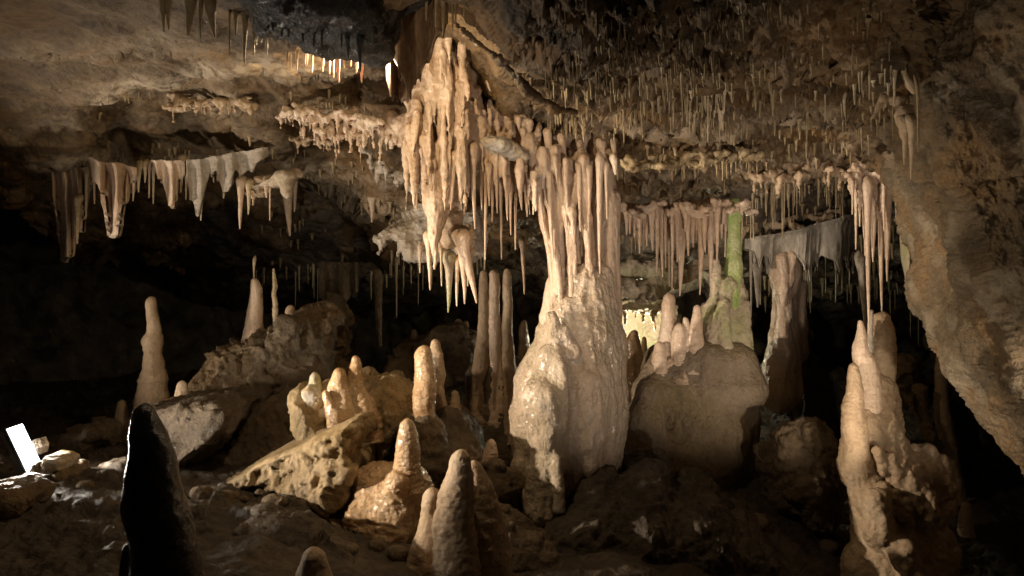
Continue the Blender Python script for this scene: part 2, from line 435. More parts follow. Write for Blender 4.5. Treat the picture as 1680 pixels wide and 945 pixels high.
BACK_C = [(-400, 300, 9.5), (-400, 720, 8.0), (200, 380, 11), (200, 700, 10.5), (700, 400, 14), (700, 700, 13.5), (1100, 400, 9.6), (1100, 640, 9.2),
          (1400, 400, 13), (1400, 700, 12.5), (1800, 300, 12), (1800, 760, 11)]
back_wall, BV_B = sheet('back_wall', np.linspace(-600, 2100, 420), [(-600, 100), (2100, 100)], [(-600, 830), (2100, 830)], 150, BACK_C, [],
                        lambda v, a, b: 0.35 * ridged(v, 0.7, 5, 0.55) + 0.1 * fbm(v, 4, 3), M['rear'])

def fdisp(v, px, py):
    lf = 1 - sstep((px - 240) / 120)
    return 0.06 * fbm(v, 1.1, 3) + 0.035 * ridged(v, 3.3, 4, 0.5) + 0.012 * fbm(v, 15, 3, 0.6) + 0.03 * lf * ridged(v * np.array([1.3, 0.6, 1], np.float32), 9, 4, 0.6)
FLOOR_C = [(-500, 1400, 1.6), (300, 1400, 1.5), (900, 1400, 1.9), (1500, 1400, 1.9), (2100, 1400, 1.9),
           (-400, 945, 2.9), (0, 945, 3.0), (150, 945, 3.05), (300, 945, 3.1), (450, 945, 3.3), (650, 945, 3.7), (900, 945, 4.0), (1200, 985, 4.2), (1500, 1050, 4.5), (2000, 1050, 4.5),
           (-300, 780, 4.6), (0, 790, 4.2), (120, 775, 4.5), (220, 790, 4.4), (330, 830, 4.0), (450, 840, 4.0), (560, 870, 4.1), (700, 880, 4.3), (880, 850, 4.95), (1000, 780, 5.4), (1150, 840, 5.2),
           (1300, 925, 4.9), (1450, 975, 5.0), (1700, 945, 5.2), (2000, 945, 5.2),
           (100, 730, 6.0), (300, 730, 6.2), (500, 720, 6.4), (700, 720, 6.0), (900, 720, 6.6), (1250, 740, 6.6), (1600, 760, 6.6),
           (-300, 640, 8.5), (200, 640, 9.5), (700, 620, 10.5), (1060, 620, 8.8), (1300, 630, 9.5), (1800, 660, 9.0)]
floor, BV_F = sheet('cave_floor', np.linspace(-520, 2150, 620), [(-520, 1450), (2150, 1450)],
                    [(-520, 635), (200, 622), (700, 600), (1060, 600), (1300, 610), (2150, 640)], 420, FLOOR_C,
                    [], fdisp, M['floor'])

# right wall: a leaning rock mass whose near edge runs down to the right
def right_wall():
    EDGE = [(-500, 1380), (-60, 1448), (0, 1466), (100, 1478), (180, 1500), (290, 1530), (330, 1556), (420, 1582), (500, 1606), (560, 1622), (620, 1648), (690, 1680), (800, 1770), (1000, 1950), (1300, 2250)]
    ED = [(-500, 2.4), (0, 3.3), (300, 3.5), (560, 3.2), (800, 3.0), (1300, 2.6)]
    nv, nu = 900, 300
    pys = np.linspace(-500, 1300, nv)
    ex = np.interp(pys, *zip(*EDGE)); ed = np.interp(pys, *zip(*ED))
    ex = ex + 42
    E = np.stack([(ex - CX) / F * ed, ed, (CY - pys) / F * ed], -1)      # (nv,3)
    s = np.linspace(-0.35, 1, nu)                                        # s<0: the far side curling back
    v = np.zeros((nv, nu, 3))
    for k, a in enumerate(s):
        if a >= 0:
            A = a ** 2.3
            v[:, k] = E + np.outer(np.ones(nv), [0.06 * min(1, a * 9) + 1.25 * A, -0.05 * min(1, a * 9) - 1.9 * A, 0.15 * A])
        else:
            b = -a / 0.35
            v[:, k] = E + np.outer(np.ones(nv), [0.9 * b * b + 0.05 * b, 0.10 * b ** 0.7 + 2.1 * b, 0.35 * b])
    vv = v.reshape(-1, 3); q = grid_quads(nv, nu); n = vnormals(vv, q)
    sg = np.sign((n * np.array([-1.0, -0.45, 0])).sum(1)); sg[sg == 0] = 1; n *= sg[:, None]
    f = vv.astype(np.float32)
    # diagonal flutes running down to the right, and deep solution pits
    ss = np.repeat(s[None], nv, 0).reshape(-1); vvp = np.repeat(pys[:, None], nu, 1).reshape(-1)
    D = np.where(ss > 0, np.abs(ss) ** 2.3 * 2.2, ss * 2.0); Lm = vvp / F * 3.2
    Q = np.stack([D, Lm, 0 * D], -1).astype(np.float32) + 0.10 * np.stack([gn(f * 1.7), gn(f * 1.7 + 5), gn(f * 1.7 + 9)], -1)
    flute = Q * np.array([4.5, 0.7, 1], np.float32)
    dd = 0.085 * fbm(flute, 0.8, 3, 0.55) + 0.065 * fbm(f, 2.2, 4, 0.55) + 0.034 * ridged(f + 3.3, 4.5, 6, 0.64) + 0.014 * fbm(f, 18, 4, 0.66) + 0.06 * ridged(flute + 4.1, 0.55, 2, 0.5)
    G1 = Q * np.array([14, 6, 1], np.float32); G2 = Q * np.array([34, 17, 1], np.float32) + 3.7
    pit = np.clip(0.34 - cells(G1, 1.0), 0, 1) * sstep(gn(f * 2.6) * 4) + 0.35 * np.clip(0.40 - cells(G2, 1.0), 0, 1) * sstep(gn(f * 3.1 + 9) * 4)
    dd = dd - 0.16 * pit
    vv = vv + n * dd[:, None]
    crust = np.clip(ridged(flute, 1.2, 3) * 1.6 - 0.9, 0, 1)
    o = obj('right_wall', mesh_np('right_wall', vv, q, M['wall'], {'crust': crust}))
    o['kind'] = 'structure'
    sub = vv.reshape(nv, nu, 3)[::2, ::2]
    return BVHTree.FromPolygons(sub.reshape(-1, 3).tolist(), grid_quads(*sub.shape[:2]).tolist())
BV_W = right_wall()

def plain_mat(name, col, rough=0.5, metal=0.0, emis=0.0, ecol=(1, 1, 1)):
    m = bpy.data.materials.new(name); m.use_nodes = True
    b = m.node_tree.nodes['Principled BSDF']; nt = m.node_tree
    g_ = nt.nodes.new('ShaderNodeNewGeometry')
    c = ramp(nt, noise(nt, g_.outputs['Position'], 60, 4, 0.6), [(0.3, tuple(x * 0.7 for x in col)), (0.7, col)])
    nt.links.new(c, b.inputs['Base Color'])
    b.inputs['Roughness'].default_value = rough; b.inputs['Metallic'].default_value = metal
    if emis:
        b.inputs['Emission Color'].default_value = (*ecol, 1); b.inputs['Emission Strength'].default_value = emis
    return m
import bmesh
def box_me(name, sx, sy, sz, mat, bev=0.006, loc=(0, 0, 0)):
    bm = bmesh.new(); bmesh.ops.create_cube(bm, size=1)
    for v in bm.verts: v.co = Vector((v.co.x * sx + loc[0], v.co.y * sy + loc[1], v.co.z * sz + loc[2]))
    bmesh.ops.bevel(bm, geom=bm.edges[:], offset=bev, segments=2, affect='EDGES')
    me = bpy.data.meshes.new(name); bm.to_mesh(me); bm.free(); me.materials.append(mat)
    return me

def cast(px, py, trees):
    dirv = Vector(P(px, py, 1.0)).normalized()
    best = None
    for t in trees:
        h = t.ray_cast(Vector((0, 0, 0)), dirv)
        if h[0] is not None and (best is None or h[3] < best[1]): best = (h[0], h[3])
    return best[0] if best else None

# ------------------------------------------------------------------ signed distance modelling (surface nets)
def poly_sd(poly, X, Z):
    """signed distance to a polygon (negative inside)"""
    d = np.full(X.shape, 1e9); s = np.ones(X.shape)
    n = len(poly)
    for i in range(n):
        ax, az = poly[i]; bx, bz = poly[i - 1]
        ex, ez = bx - ax, bz - az; wx, wz = X - ax, Z - az
        t = np.clip((wx * ex + wz * ez) / (ex * ex + ez * ez + 1e-12), 0, 1)
        d = np.minimum(d, (wx - ex * t) ** 2 + (wz - ez * t) ** 2)
        c1 = Z >= az; c2 = Z < bz; c3 = ex * wz > ez * wx
        flip = (c1 & c2 & c3) | (~c1 & ~c2 & ~c3)
        s = np.where(flip, -s, s)
    return s * np.sqrt(d)

def smin(a, b, k):
    h = np.clip(0.5 + 0.5 * (b - a) / k, 0, 1)
    return b * (1 - h) + a * h - k * h * (1 - h)

def sdf_mesh(name, prims, h, mat, disp=None, parent=None, kdef=0.03, crust=None):
    """prims: ('c', a, b, ra, rb, k) tapered capsule | ('e', c, (rx,ry,rz), k) | ('p', poly_px, d, T, Rr, tx, tz, k)"""
    boxes = []
    for p in prims:
        if p[0] == 'c':
            a, b = np.array(p[1]), np.array(p[2]); r = max(p[3], p[4])
            boxes.append((np.minimum(a, b) - r, np.maximum(a, b) + r))
        elif p[0] == 'e':
            c, r = np.array(p[1]), np.array(p[2]); boxes.append((c - r, c + r))
        else:
            _, poly, d, T, Rr, tx, tz, k = p
            pts = np.array([P(x, y, d) for x, y in poly])
            lo, hi = pts.min(0), pts.max(0)
            ext = abs(tx) * (hi[0] - lo[0]) / 2 + abs(tz) * (hi[2] - lo[2]) / 2 + T
            lo[1] = d - ext; hi[1] = d + ext; boxes.append((lo, hi))
    lo = np.min([b[0] for b in boxes], 0) - 4 * h; hi = np.max([b[1] for b in boxes], 0) + 4 * h
    n = np.ceil((hi - lo) / h).astype(int) + 1
    ax = [lo[i] + h * np.arange(n[i]) for i in range(3)]
    fld = np.full(tuple(n), 1.0, np.float32)
    for p, (bl, bh) in zip(prims, boxes):
        k = p[-1] if p[-1] else kdef
        mrg = k * 1.6 + 4 * h
        i0 = np.maximum(np.floor((bl - mrg - lo) / h).astype(int), 0)
        i1 = np.minimum(np.ceil((bh + mrg - lo) / h).astype(int) + 1, n)
        sl = tuple(slice(a, b) for a, b in zip(i0, i1))
        X = ax[0][sl[0]][:, None, None]; Y = ax[1][sl[1]][None, :, None]; Z = ax[2][sl[2]][None, None, :]
        if p[0] == 'c':
            a, b = np.array(p[1]), np.array(p[2]); e = b - a; L2 = (e * e).sum() + 1e-9
            t = np.clip(((X - a[0]) * e[0] + (Y - a[1]) * e[1] + (Z - a[2]) * e[2]) / L2, 0, 1)
            f = np.sqrt((X - a[0] - t * e[0]) ** 2 + (Y - a[1] - t * e[1]) ** 2 + (Z - a[2] - t * e[2]) ** 2) - (p[3] + (p[4] - p[3]) * t)
        elif p[0] == 'e':
            c, r = p[1], p[2]
            q = np.sqrt(((X - c[0]) / r[0]) ** 2 + ((Y - c[1]) / r[1]) ** 2 + ((Z - c[2]) / r[2]) ** 2)
            f = (q - 1) * min(r)
        else:
            _, poly, d, T, Rr, tx, tz, _k = p
            pm = [(P(x, y, d)[0], P(x, y, d)[2]) for x, y in poly]
            cx = np.mean([q[0] for q in pm]); cz = np.mean([q[1] for q in pm])
            X2, Z2 = X[:, 0, 0][:, None] + 0 * Z[0, 0][None], Z[0, 0][None] + 0 * X[:, 0, 0][:, None]
            sd = poly_sd(pm, X2, Z2)
            yc = d + tx * (X2 - cx) + tz * (Z2 - cz)
            q1 = (sd + Rr)[:, None, :] + 0 * Y
            q2 = np.abs(Y - yc[:, None, :]) - T + Rr
            f = np.minimum(np.maximum(q1, q2), 0) + np.sqrt(np.maximum(q1, 0) ** 2 + np.maximum(q2, 0) ** 2) - Rr
        fld[sl] = smin(fld[sl], f.astype(np.float32), k)
    # surface nets
    s = fld < 0
    c = s[:-1, :-1, :-1].astype(np.int8)
    tot = np.zeros(c.shape, np.int8)
    offs = [(i, j, k) for i in (0, 1) for j in (0, 1) for k in (0, 1)]
    def sub(a, o): return a[o[0]:a.shape[0] - 1 + o[0], o[1]:a.shape[1] - 1 + o[1], o[2]:a.shape[2] - 1 + o[2]]
    for o in offs: tot += sub(s, o)
    act = (tot > 0) & (tot < 8)
    idx = np.argwhere(act)
    vid = np.full(act.shape, -1, np.int32); vid[act] = np.arange(len(idx))
    fv = {o: fld[idx[:, 0] + o[0], idx[:, 1] + o[1], idx[:, 2] + o[2]] for o in offs}
    acc = np.zeros((len(idx), 3)); cnt = np.zeros(len(idx))
    for o in offs:
        for axi in range(3):
            if o[axi]: continue
            o2 = list(o); o2[axi] = 1; o2 = tuple(o2)
            a, b = fv[o], fv[o2]; m = (a < 0) != (b < 0)
            t = np.where(m, a / np.where(m, a - b, 1), 0)
            pt = np.tile(np.array(o, float), (len(idx), 1)); pt[:, axi] = t
            acc += pt * m[:, None]; cnt += m
    v = lo + h * (idx + acc / cnt[:, None])
    quads = []
    for axi in range(3):
        o2 = [0, 0, 0]; o2[axi] = 1
        sA = s[:s.shape[0] - o2[0], :s.shape[1] - o2[1], :s.shape[2] - o2[2]]
        sB = s[o2[0]:, o2[1]:, o2[2]:]
        e = np.argwhere(sA != sB)
        u, w = [(1, 2), (2, 0), (0, 1)][axi]
        ok = (e[:, u] > 0) & (e[:, w] > 0) & (e[:, u] < vid.shape[u]) & (e[:, w] < vid.shape[w]) & (e[:, axi] < vid.shape[axi])
        e = e[ok]
        def at(du, dw):
            x = e.copy(); x[:, u] += du; x[:, w] += dw
            return vid[x[:, 0], x[:, 1], x[:, 2]]
        qd = np.stack([at(-1, -1), at(0, -1), at(0, 0), at(-1, 0)], -1)
        fl = ~sA[e[:, 0], e[:, 1], e[:, 2]]
        qd[fl] = qd[fl][:, ::-1]
        quads.append(qd)
    q = np.concatenate(quads)
    q = q[(q >= 0).all(1)]
    nrm = vnormals(v, q)
    if disp is not None:
        v = v + nrm * disp(v.astype(np.float32), nrm)[:, None]
    at = {'crust': crust(v)} if crust else None
    o = obj(name, mesh_np(name, v, q, mat, at), parent)
    return o

def C(x0, y0, r0, x1, y1, r1, d, d1=None, k=0.03):
    d1 = d if d1 is None else d1
    return ('c', P(x0, y0, d), P(x1, y1, d1), r0 * d / F, r1 * d1 / F, k)
def E(px, py, rx, rz, d, ry=None, k=0.05):
    s = d / F
    return ('e', P(px, py, d), (rx * s, (ry if ry else rx) * s, rz * s), k)
def PL(poly, d, T, Rr=0.08, tx=0.0, tz=0.0, k=0.05):
    return ('p', poly, d, T, Rr, tx, tz, k)

def d_rock(a=1.0, off=0.0):
    def f(v, n):
        w = v + 0.05 * np.stack([gn(v * 4), gn(v * 4 + 7), gn(v * 4 + 13)], -1)
        return a * (0.060 * facets(w, 2.6, off) + 0.030 * facets(w, 6.5, off) + 0.012 * facets(w, 16, off) + 0.010 * ridged(v, 14, 3, 0.6, off) + 0.003 * fbm(v, 50, 2))
    return f
def d_flow(a=1.0, off=0.0, vert=0.35):
    def f(v, n):
        w = v * np.array([1, 1, vert], np.float32)
        return a * (0.020 * fbm(w, 5, 3, 0.5, off) + 0.012 * fbm(w, 17, 3, 0.55, off) + 0.004 * fbm(v, 45, 2, 0.6, off))
    return f
def d_knob(a=1.0, off=0.0):
    def f(v, n):
        return a * (0.022 * fbm(v, 6, 2, 0.5, off) + 0.022 * (0.45 - cells(v, 13, off)) + 0.007 * fbm(v, 40, 3, 0.6, off))
    return f

# ------------------------------------------------------------------ turned stalagmites and stalactites
def lathe(path, seg=28, nring=90, amp=0.06, ring=0.03, seed=0.0, fine=0.0, capb=False):
    """path: list of (centre xyz, radius) from the tip down; closed rounded tip."""
    c = np.array([p[0] for p in path], float); r = np.array([p[1] for p in path], float)
    L = np.concatenate([[0], np.cumsum(np.linalg.norm(np.diff(c, axis=0), axis=1))])
    rt = min(max(r[0], 1e-4) * 1.15, L[-1] * 0.2)
    dome = np.array([0, 0.02, 0.09, 0.2, 0.36, 0.56, 0.8]) * rt
    t = np.concatenate([dome, np.linspace(rt, L[-1], nring - 7)])
    cc = np.stack([np.interp(t, L, c[:, k]) for k in range(3)], -1)
    rr = np.interp(t, L, r)
    kern = np.ones(5) / 5
    pad = lambda a: np.convolve(np.pad(a, 2, 'edge'), kern, 'valid')
    cc2 = np.stack([pad(cc[:, k]) for k in range(3)], -1); cc2[:7] = cc[:7]; cc2[-1] = cc[-1]
    rs = pad(rr); rs[:7] = rr[:7]; rs[-1] = rr[-1]
    rs = rs * np.where(t < rt, np.sqrt(np.clip(1 - (1 - np.clip(t / rt, 0, 1)) ** 2, 0, 1)), 1)
    th = np.linspace(0, 2 * math.pi, seg, endpoint=False)
    v = np.zeros((seg, nring, 3), np.float32)
    v[:, :, 0] = cc2[None, :, 0] + rs[None] * np.cos(th)[:, None]
    v[:, :, 1] = cc2[None, :, 1] + rs[None] * np.sin(th)[:, None]
    v[:, :, 2] = cc2[None, :, 2]
    rm = float(rs.max())
    p = v.reshape(-1, 3) / max(rm, 0.01)
    nz = fbm(p * np.array([1, 1, 0.6], np.float32), 0.9, 3, 0.5, seed)
    rg = gn(np.stack([p[:, 2] * 2.2, p[:, 2] * 0 + seed, p[:, 0] * 0.3], -1)) + 0.5 * gn(np.stack([p[:, 2] * 5.5, p[:, 2] * 0 + seed, p[:, 1] * 0.4], -1))
    k = 1 + amp * nz + ring * rg
    if fine: k = k + fine * fbm(p, 5, 3, 0.6, seed)
    k = k.reshape(seg, nring)
    v[:, :, :2] = cc2[None, :, :2] + (v[:, :, :2] - cc2[None, :, :2]) * k[:, :, None]
    return v.reshape(-1, 3), grid_quads(seg, nring, True)[:, ::-1]

def stalagmite(name, label, prof, d, mat, amp=0.12, ring=0.05, seg=40, nring=110, seed=None, group=None, cat='stalagmite', fine=0.03, sink=0.15, dbase=None, skirt=1.2):
    """prof: (px, py, radius_px) from tip to base, at distance d"""
    seed = random.random() * 50 if seed is None else seed
    n = len(prof); path = []
    amp *= 1.5; ring *= 1.5; fine *= 1.6
    for i, (x, y, r) in enumerate(prof):
        x = x + 0.12 * min(prof[-1][2], r * 1.5, 16) * math.sin(seed + i * 1.7) * (i > 0)
        dd = d if dbase is None else d + (dbase - d) * i / (n - 1)
        path.append((P(x, y, dd), r * dd / F))
    tip = path[0]
    lr = path[-1][1]
    path.append((path[-1][0] + np.array([0, 0, -sink]), lr * skirt))
    v, q = lathe(path, seg, nring, amp, ring, seed, fine)
    o = obj(name, mesh_np(name, v, q, mat))
    recentre(o)
    return tag(o, label, cat, group)

def tube_down(top, L, r0, r1=0.002, flare=1.6, bend=0.0, seg=10, nring=26, amp=0.12, ring=0.04, embed=0.05, seed=None, lean=(0, 0)):
    seed = random.random() * 60 if seed is None else seed
    pts = []
    N = 12
    ph = random.random() * 6
    for i in range(N + 1):
        t = i / N                                    # 0 tip .. 1 root
        z = top[2] - L * (1 - t)
        r = r1 + (r0 - r1) * t ** 0.85
        if t > 0.8: r *= 1 + (flare - 1) * ((t - 0.8) / 0.2) ** 2
        off = bend * math.sin(ph + 3 * t) * (1 - t)
        pts.append((np.array([top[0] + off + lean[0] * (1 - t), top[1] + bend * math.cos(ph + 2 * t) * (1 - t) + lean[1] * (1 - t), z]), r))
    pts.append((np.array([top[0], top[1] + embed * 0.5, top[2] + embed]), r0 * flare * 1.15))
    pts.append((np.array([top[0], top[1] + embed * 0.7, top[2] + embed + r0 * 0.6]), r0 * 0.1))
    return lathe(pts, seg, nring, amp, ring, seed)

def stalactite(px, y0, y1, wpx, label, mat='calcite', name='stalactite', trees=None, d=None, group=None, tip=2.0, flare=1.5, bend=None, cat=None, leanpx=0, parent=None, amp=0.14):
    if d is None:
        hp = cast(px, y0, trees or [BV_C, BV_R])
        top = np.array(hp) if hp is not None else P(px, y0, 5.5)
    else:
        top = P(px, y0, d)
    s = top[1] / F
    L = (y1 - y0) * s
    v, q = tube_down(top, L, wpx / 2 * s, tip / 2 * s, flare, bend=(wpx * 0.12 * s if bend is None else bend), seg=16 if wpx > 7 else 9, nring=40 if wpx > 7 else 22,
                     lean=(leanpx * s, 0), embed=0.05, amp=amp)
    o = obj(name, mesh_np(name, v, q, M[mat]), parent)
    if parent is None:
        recentre(o); tag(o, label, cat or name.replace('_', ' '), group)
    return o

def curtain(name, label, pts, d, mat, thick=(0.022, 0.006), folds=5, fold_amp=0.03, group=None, cat='drapery', teeth=(6, 14), seed=0, ns=220, nt=70, dcol=None, parent=None):
    """hanging sheet: pts = (px, py_top, py_bottom); its lower edge runs into drip points."""
    P0 = np.array(pts, float)
    a = np.linspace(0, 1, ns); ka = np.linspace(0, 1, len(P0))
    px = np.interp(a, ka, P0[:, 0]); yt = np.interp(a, ka, P0[:, 1]); yb = np.interp(a, ka, P0[:, 2])
    dd = np.full(ns, float(d)) if dcol is None else np.interp(a, ka, dcol)
    nt_, ampl = teeth
    saw = 1 - np.abs(((a * nt_ + 0.35 * np.sin(a * 17 + seed)) % 1.0) * 2 - 1)
    yb = yb + ampl * (saw ** 3 - 0.25)
    t = np.linspace(0, 1, nt)
    X = np.repeat(px[:, None], nt, 1); Y = yt[:, None] + (yb - yt)[:, None] * t[None]
    D = np.repeat(dd[:, None], nt, 1)
    fold = fold_amp * (np.sin(a * folds * 2 * math.pi + seed)[:, None] + 0.5 * np.sin(a * folds * 5.1 + seed * 2)[:, None]) * (0.35 + 0.65 * t[None] ** 0.7)
    D = D + fold
    th = thick[0] + (thick[1] - thick[0]) * t[None] + 0.018 * np.exp(-((1 - t[None]) / 0.08) ** 2) * saw[:, None] ** 3
    th = th + 0.02 * np.exp(-(t[None] / 0.12) ** 2)
    th = th * np.minimum(1, np.minimum(a, 1 - a)[:, None] * 25 + 0.15)
    th[:, -1] = 0.0015; th[:, 0] *= 0.3
    def S(sgn):
        DD = D + sgn * th
        return np.stack([(X - CX) / F * D, DD, (CY - Y) / F * D], -1)
    v = np.stack([S(-1), S(1)], 0).reshape(-1, 3)
    q = grid_quads(ns, nt); off = ns * nt
    ring = np.array([[i * nt, (i + 1) * nt] for i in range(ns - 1)])
    bot = ring + nt - 1
    cap = [np.stack([ring[:, 0], ring[:, 1], ring[:, 1] + off, ring[:, 0] + off], -1), np.stack([bot[:, 1], bot[:, 0], bot[:, 0] + off, bot[:, 1] + off], -1)]
    e0 = np.arange(nt - 1); e1 = (ns - 1) * nt + np.arange(nt - 1)
    cap += [np.stack([e0 + 1, e0, e0 + off, e0 + 1 + off], -1), np.stack([e1, e1 + 1, e1 + 1 + off, e1 + off], -1)]
    qq = np.concatenate([q, q[:, ::-1] + off] + cap)
    f = v.astype(np.float32)
    v = v + np.stack([0 * f[:, 0], 0.012 * fbm(f * np.array([1, 1, .4], np.float32), 9, 3, 0.55, seed), 0.008 * fbm(f, 12, 3, .5, seed + 5)], -1)
    o = obj(name, mesh_np(name, v, qq, mat), parent)
    if parent is None:
        recentre(o); tag(o, label, cat, group)
    return o

def boulder(name, label, prims, mat, h=0.014, a=1.0, off=0.0, group=None, cat='boulder', disp=None):
    o = sdf_mesh(name, prims, h, mat, disp or d_rock(a, off))
    recentre(o)
    return tag(o, label, cat, group)

# ================================================================== THE CENTRAL COLUMN
col = thing('stone_column', 'tall bottle-shaped cream flowstone column in the middle, joining floor and ceiling', 'column', tuple(P(925, 850, 5.0)))
inv = -np.array(col.location)
def child(o):                       # keeps a part where it was modelled
    o.parent = col; o.location = Vector(o.location) - Vector(col.location); return o
base = sdf_mesh('base', [
    C(962, 470, 46, 950, 560, 66, 5.02, k=0.08), C(950, 560, 64, 936, 640, 86, 5.02, k=0.10), C(936, 640, 86, 930, 700, 88, 5.02, k=0.10), C(930, 700, 88, 932, 770, 78, 5.02, k=0.08),
    C(932, 770, 78, 940, 880, 74, 5.05, k=0.08),
    C(930, 505, 12, 908, 585, 22, 4.84, k=0.06), C(908, 585, 22, 892, 660, 32, 4.72, k=0.06), C(892, 650, 32, 898, 760, 28, 4.66, k=0.06), C(898, 760, 24, 886, 836, 26, 4.64, k=0.05), C(886, 836, 22, 872, 812, 14, 4.68, k=0.04),
    C(862, 700, 20, 858, 765, 16, 4.80, k=0.05), C(856, 765, 14, 826, 800, 8, 4.82, k=0.05), C(838, 792, 10, 810, 806, 5, 4.84, k=0.05), C(858, 765, 13, 868, 820, 12, 4.75, k=0.03),
    C(926, 545, 10, 938, 580, 12, 4.72, k=0.025), C(905, 520, 9, 912, 556, 12, 4.72, k=0.03), C(918, 600, 9, 924, 700, 11, 4.62, k=0.03), C(912, 755, 7, 918, 835, 8, 4.55, k=0.02), C(870, 770, 6, 878, 840, 10, 4.60, k=0.02),
    C(990, 560, 26, 998, 740, 24, 4.92, k=0.06), C(1004, 640, 12, 1006, 720, 12, 4.94, k=0.04), C(962, 620, 12, 968, 760, 14, 4.72, k=0.04), C(984, 640, 9, 988, 750, 10, 4.78, k=0.03)],
    0.0095, M['calcite_wet'], lambda v, n: 0.016 * fbm(v * np.array([1, 1, 0.6], np.float32), 7, 3, 0.5, 3) + 0.014 * (0.45 - cells(v * np.array([1, 1, 0.6], np.float32), 14)) + 0.012 * ridged(v * np.array([1, 1, 0.8], np.float32), 13, 4, 0.6, 5) + 0.014 * ridged(v * np.array([1, 1, 0.12], np.float32), 15, 2, 0.5, 8) * sstep((v[:, 0] - 0.30) * 6) + 0.004 * fbm(v, 55, 2))
child(base)
def d_shaft(v, n):
    w = v * np.array([1, 1, 0.22], np.float32)
    return 0.016 * fbm(w, 9, 3, 0.5, 2) + 0.005 * fbm(w, 30, 3, 0.5)
rods = [([(856, 236), (868, 262), (884, 315), (900, 400), (912, 490)], 8.5, 4.93), ([(876, 226), (887, 262), (902, 330), (912, 420), (914, 480)], 9, 4.88), ([(898, 238), (903, 268), (916, 350), (922, 440), (926, 490)], 10, 4.92),
        ([(908, 222), (919, 265), (931, 350), (936, 440), (940, 500)], 8.5, 4.87), ([(938, 240), (935, 268), (944, 350), (950, 440), (952, 495)], 8, 4.92), ([(950, 226), (956, 262), (961, 360), (966, 440), (968, 505)], 10.5, 4.86),
        ([(980, 236), (972, 270), (974, 340), (973, 420), (976, 480)], 8, 4.93), ([(1000, 222), (996, 262), (998, 330), (1000, 420), (1002, 560)], 10, 4.98), ([(888, 250), (894, 290), (906, 360), (916, 440), (920, 500)], 6, 4.86), ([(944, 252), (942, 290), (940, 350), (944, 430), (946, 480)], 6, 4.85)]
sp = [C(985, 225, 20, 992, 330, 22, 5.10, k=0.05), C(992, 330, 24, 990, 560, 28, 5.06, k=0.05), C(1000, 330, 16, 1002, 640, 15, 5.02, k=0.04),
      C(950, 230, 20, 946, 500, 26, 5.08, k=0.05), C(905, 260, 14, 922, 500, 18, 5.03, k=0.05), C(872, 232, 13, 884, 300, 12, 5.06, k=0.05), C(915, 222, 15, 925, 300, 14, 5.08, k=0.05),
      C(800, 232, 12, 842, 256, 13, 4.98, k=0.05), C(842, 256, 12, 880, 262, 14, 4.98, k=0.05), C(912, 470, 16, 905, 520, 22, 4.98, k=0.04), C(850, 200, 14, 880, 240, 12, 5.1, k=0.06), C(960, 200, 20, 955, 240, 16, 5.15, k=0.06)]
for pts_, r_, d_ in rods:
    for m_, ((xa, ya), (xb, yb)) in enumerate(zip(pts_[:-1], pts_[1:])):
        wa = r_ * (0.72 + 0.28 * math.sin(xa * 1.3 + ya)) * (0.6 if m_ == 0 else 1); wb = r_ * (0.72 + 0.28 * math.sin(xb * 1.3 + yb))
        sp.append(C(xa, ya, wa, xb, yb, wb, d_ + (0.12 if m_ == 0 else 0.02 * math.sin(ya)), d_ + 0.02 * math.sin(yb), k=0.024))
rq = random.Random(8)
for i_ in range(40):           # drips breaking up the head of the column
    xa = rq.uniform(850, 1010); ya = rq.uniform(215, 290); L_ = rq.uniform(15, 80); r_ = rq.uniform(3.5, 6.5)
    sp.append(C(xa - 2, ya, r_, xa + rq.uniform(0, 6), ya + L_, r_ * 0.35, rq.uniform(4.80, 4.98), k=0.022))
shaft = sdf_mesh('shaft', sp,
    0.0072, M['calcite'], d_shaft)
child(shaft)
for (x, y0, y1, w, ln) in [(900, 290, 425, 9, 8), (984, 262, 450, 12, 0), (950, 275, 380, 10, 3), (926, 280, 372, 9, 4), (993, 275, 360, 8, 4), (884, 300, 378, 8, 8), (966, 280, 352, 9, 2)]:
    o = stalactite(x, y0, y1, w, None, 'calcite', 'stalactite', d=4.83, leanpx=ln, parent=col, tip=2.5, flare=1.3)
    o.location = Vector(o.location) - Vector(col.location)

# ================================================================== THE DRAPERY MASS LEFT OF THE COLUMN HEAD
rs = random.Random(4)
pr = [C(752, -30, 16, 740, 30, 12, 4.5, 4.66, k=0.06), C(740, 30, 12, 722, 70, 14, 4.66, 4.7, k=0.06), C(728, 60, 10, 712, 100, 20, 4.68, 4.74, k=0.06), C(700, 40, 8, 705, 90, 10, 4.8, k=0.04), C(760, 50, 8, 775, 120, 10, 4.8, k=0.04), C(712, 100, 20, 730, 165, 30, 4.74, k=0.06), C(690, 150, 12, 684, 215, 14, 4.8, k=0.05), C(740, 60, 8, 765, 130, 12, 4.72, 4.8, k=0.04), C(765, 130, 12, 790, 215, 16, 4.82, k=0.05),
      C(690, 120, 30, 745, 190, 36, 4.95, 4.85, k=0.06), C(745, 190, 38, 770, 250, 30, 4.85, k=0.06), C(770, 215, 22, 850, 290, 22, 4.85, 4.95, k=0.05), C(850, 290, 20, 890, 300, 16, 4.95, k=0.05),
      C(720, 60, 22, 715, 120, 26, 4.7, 4.9, k=0.05), C(700, 170, 26, 705, 260, 18, 4.95, k=0.05), C(800, 190, 26, 870, 250, 24, 5.0, 5.05, k=0.06), C(735, 250, 26, 735, 330, 16, 4.95, k=0.05),
      C(655, 205, 14, 700, 190, 18, 5.0, k=0.05), C(640, 190, 12, 660, 230, 14, 5.05, k=0.05)]
for i in range(22):
    x = rs.uniform(700, 765); y = rs.uniform(20, 90); r = rs.uniform(3, 6)
    pr.append(C(x, y, r, x + rs.uniform(-6, 6), y + rs.uniform(30, 80), r * 0.3, rs.uniform(4.58, 4.7), k=0.015))
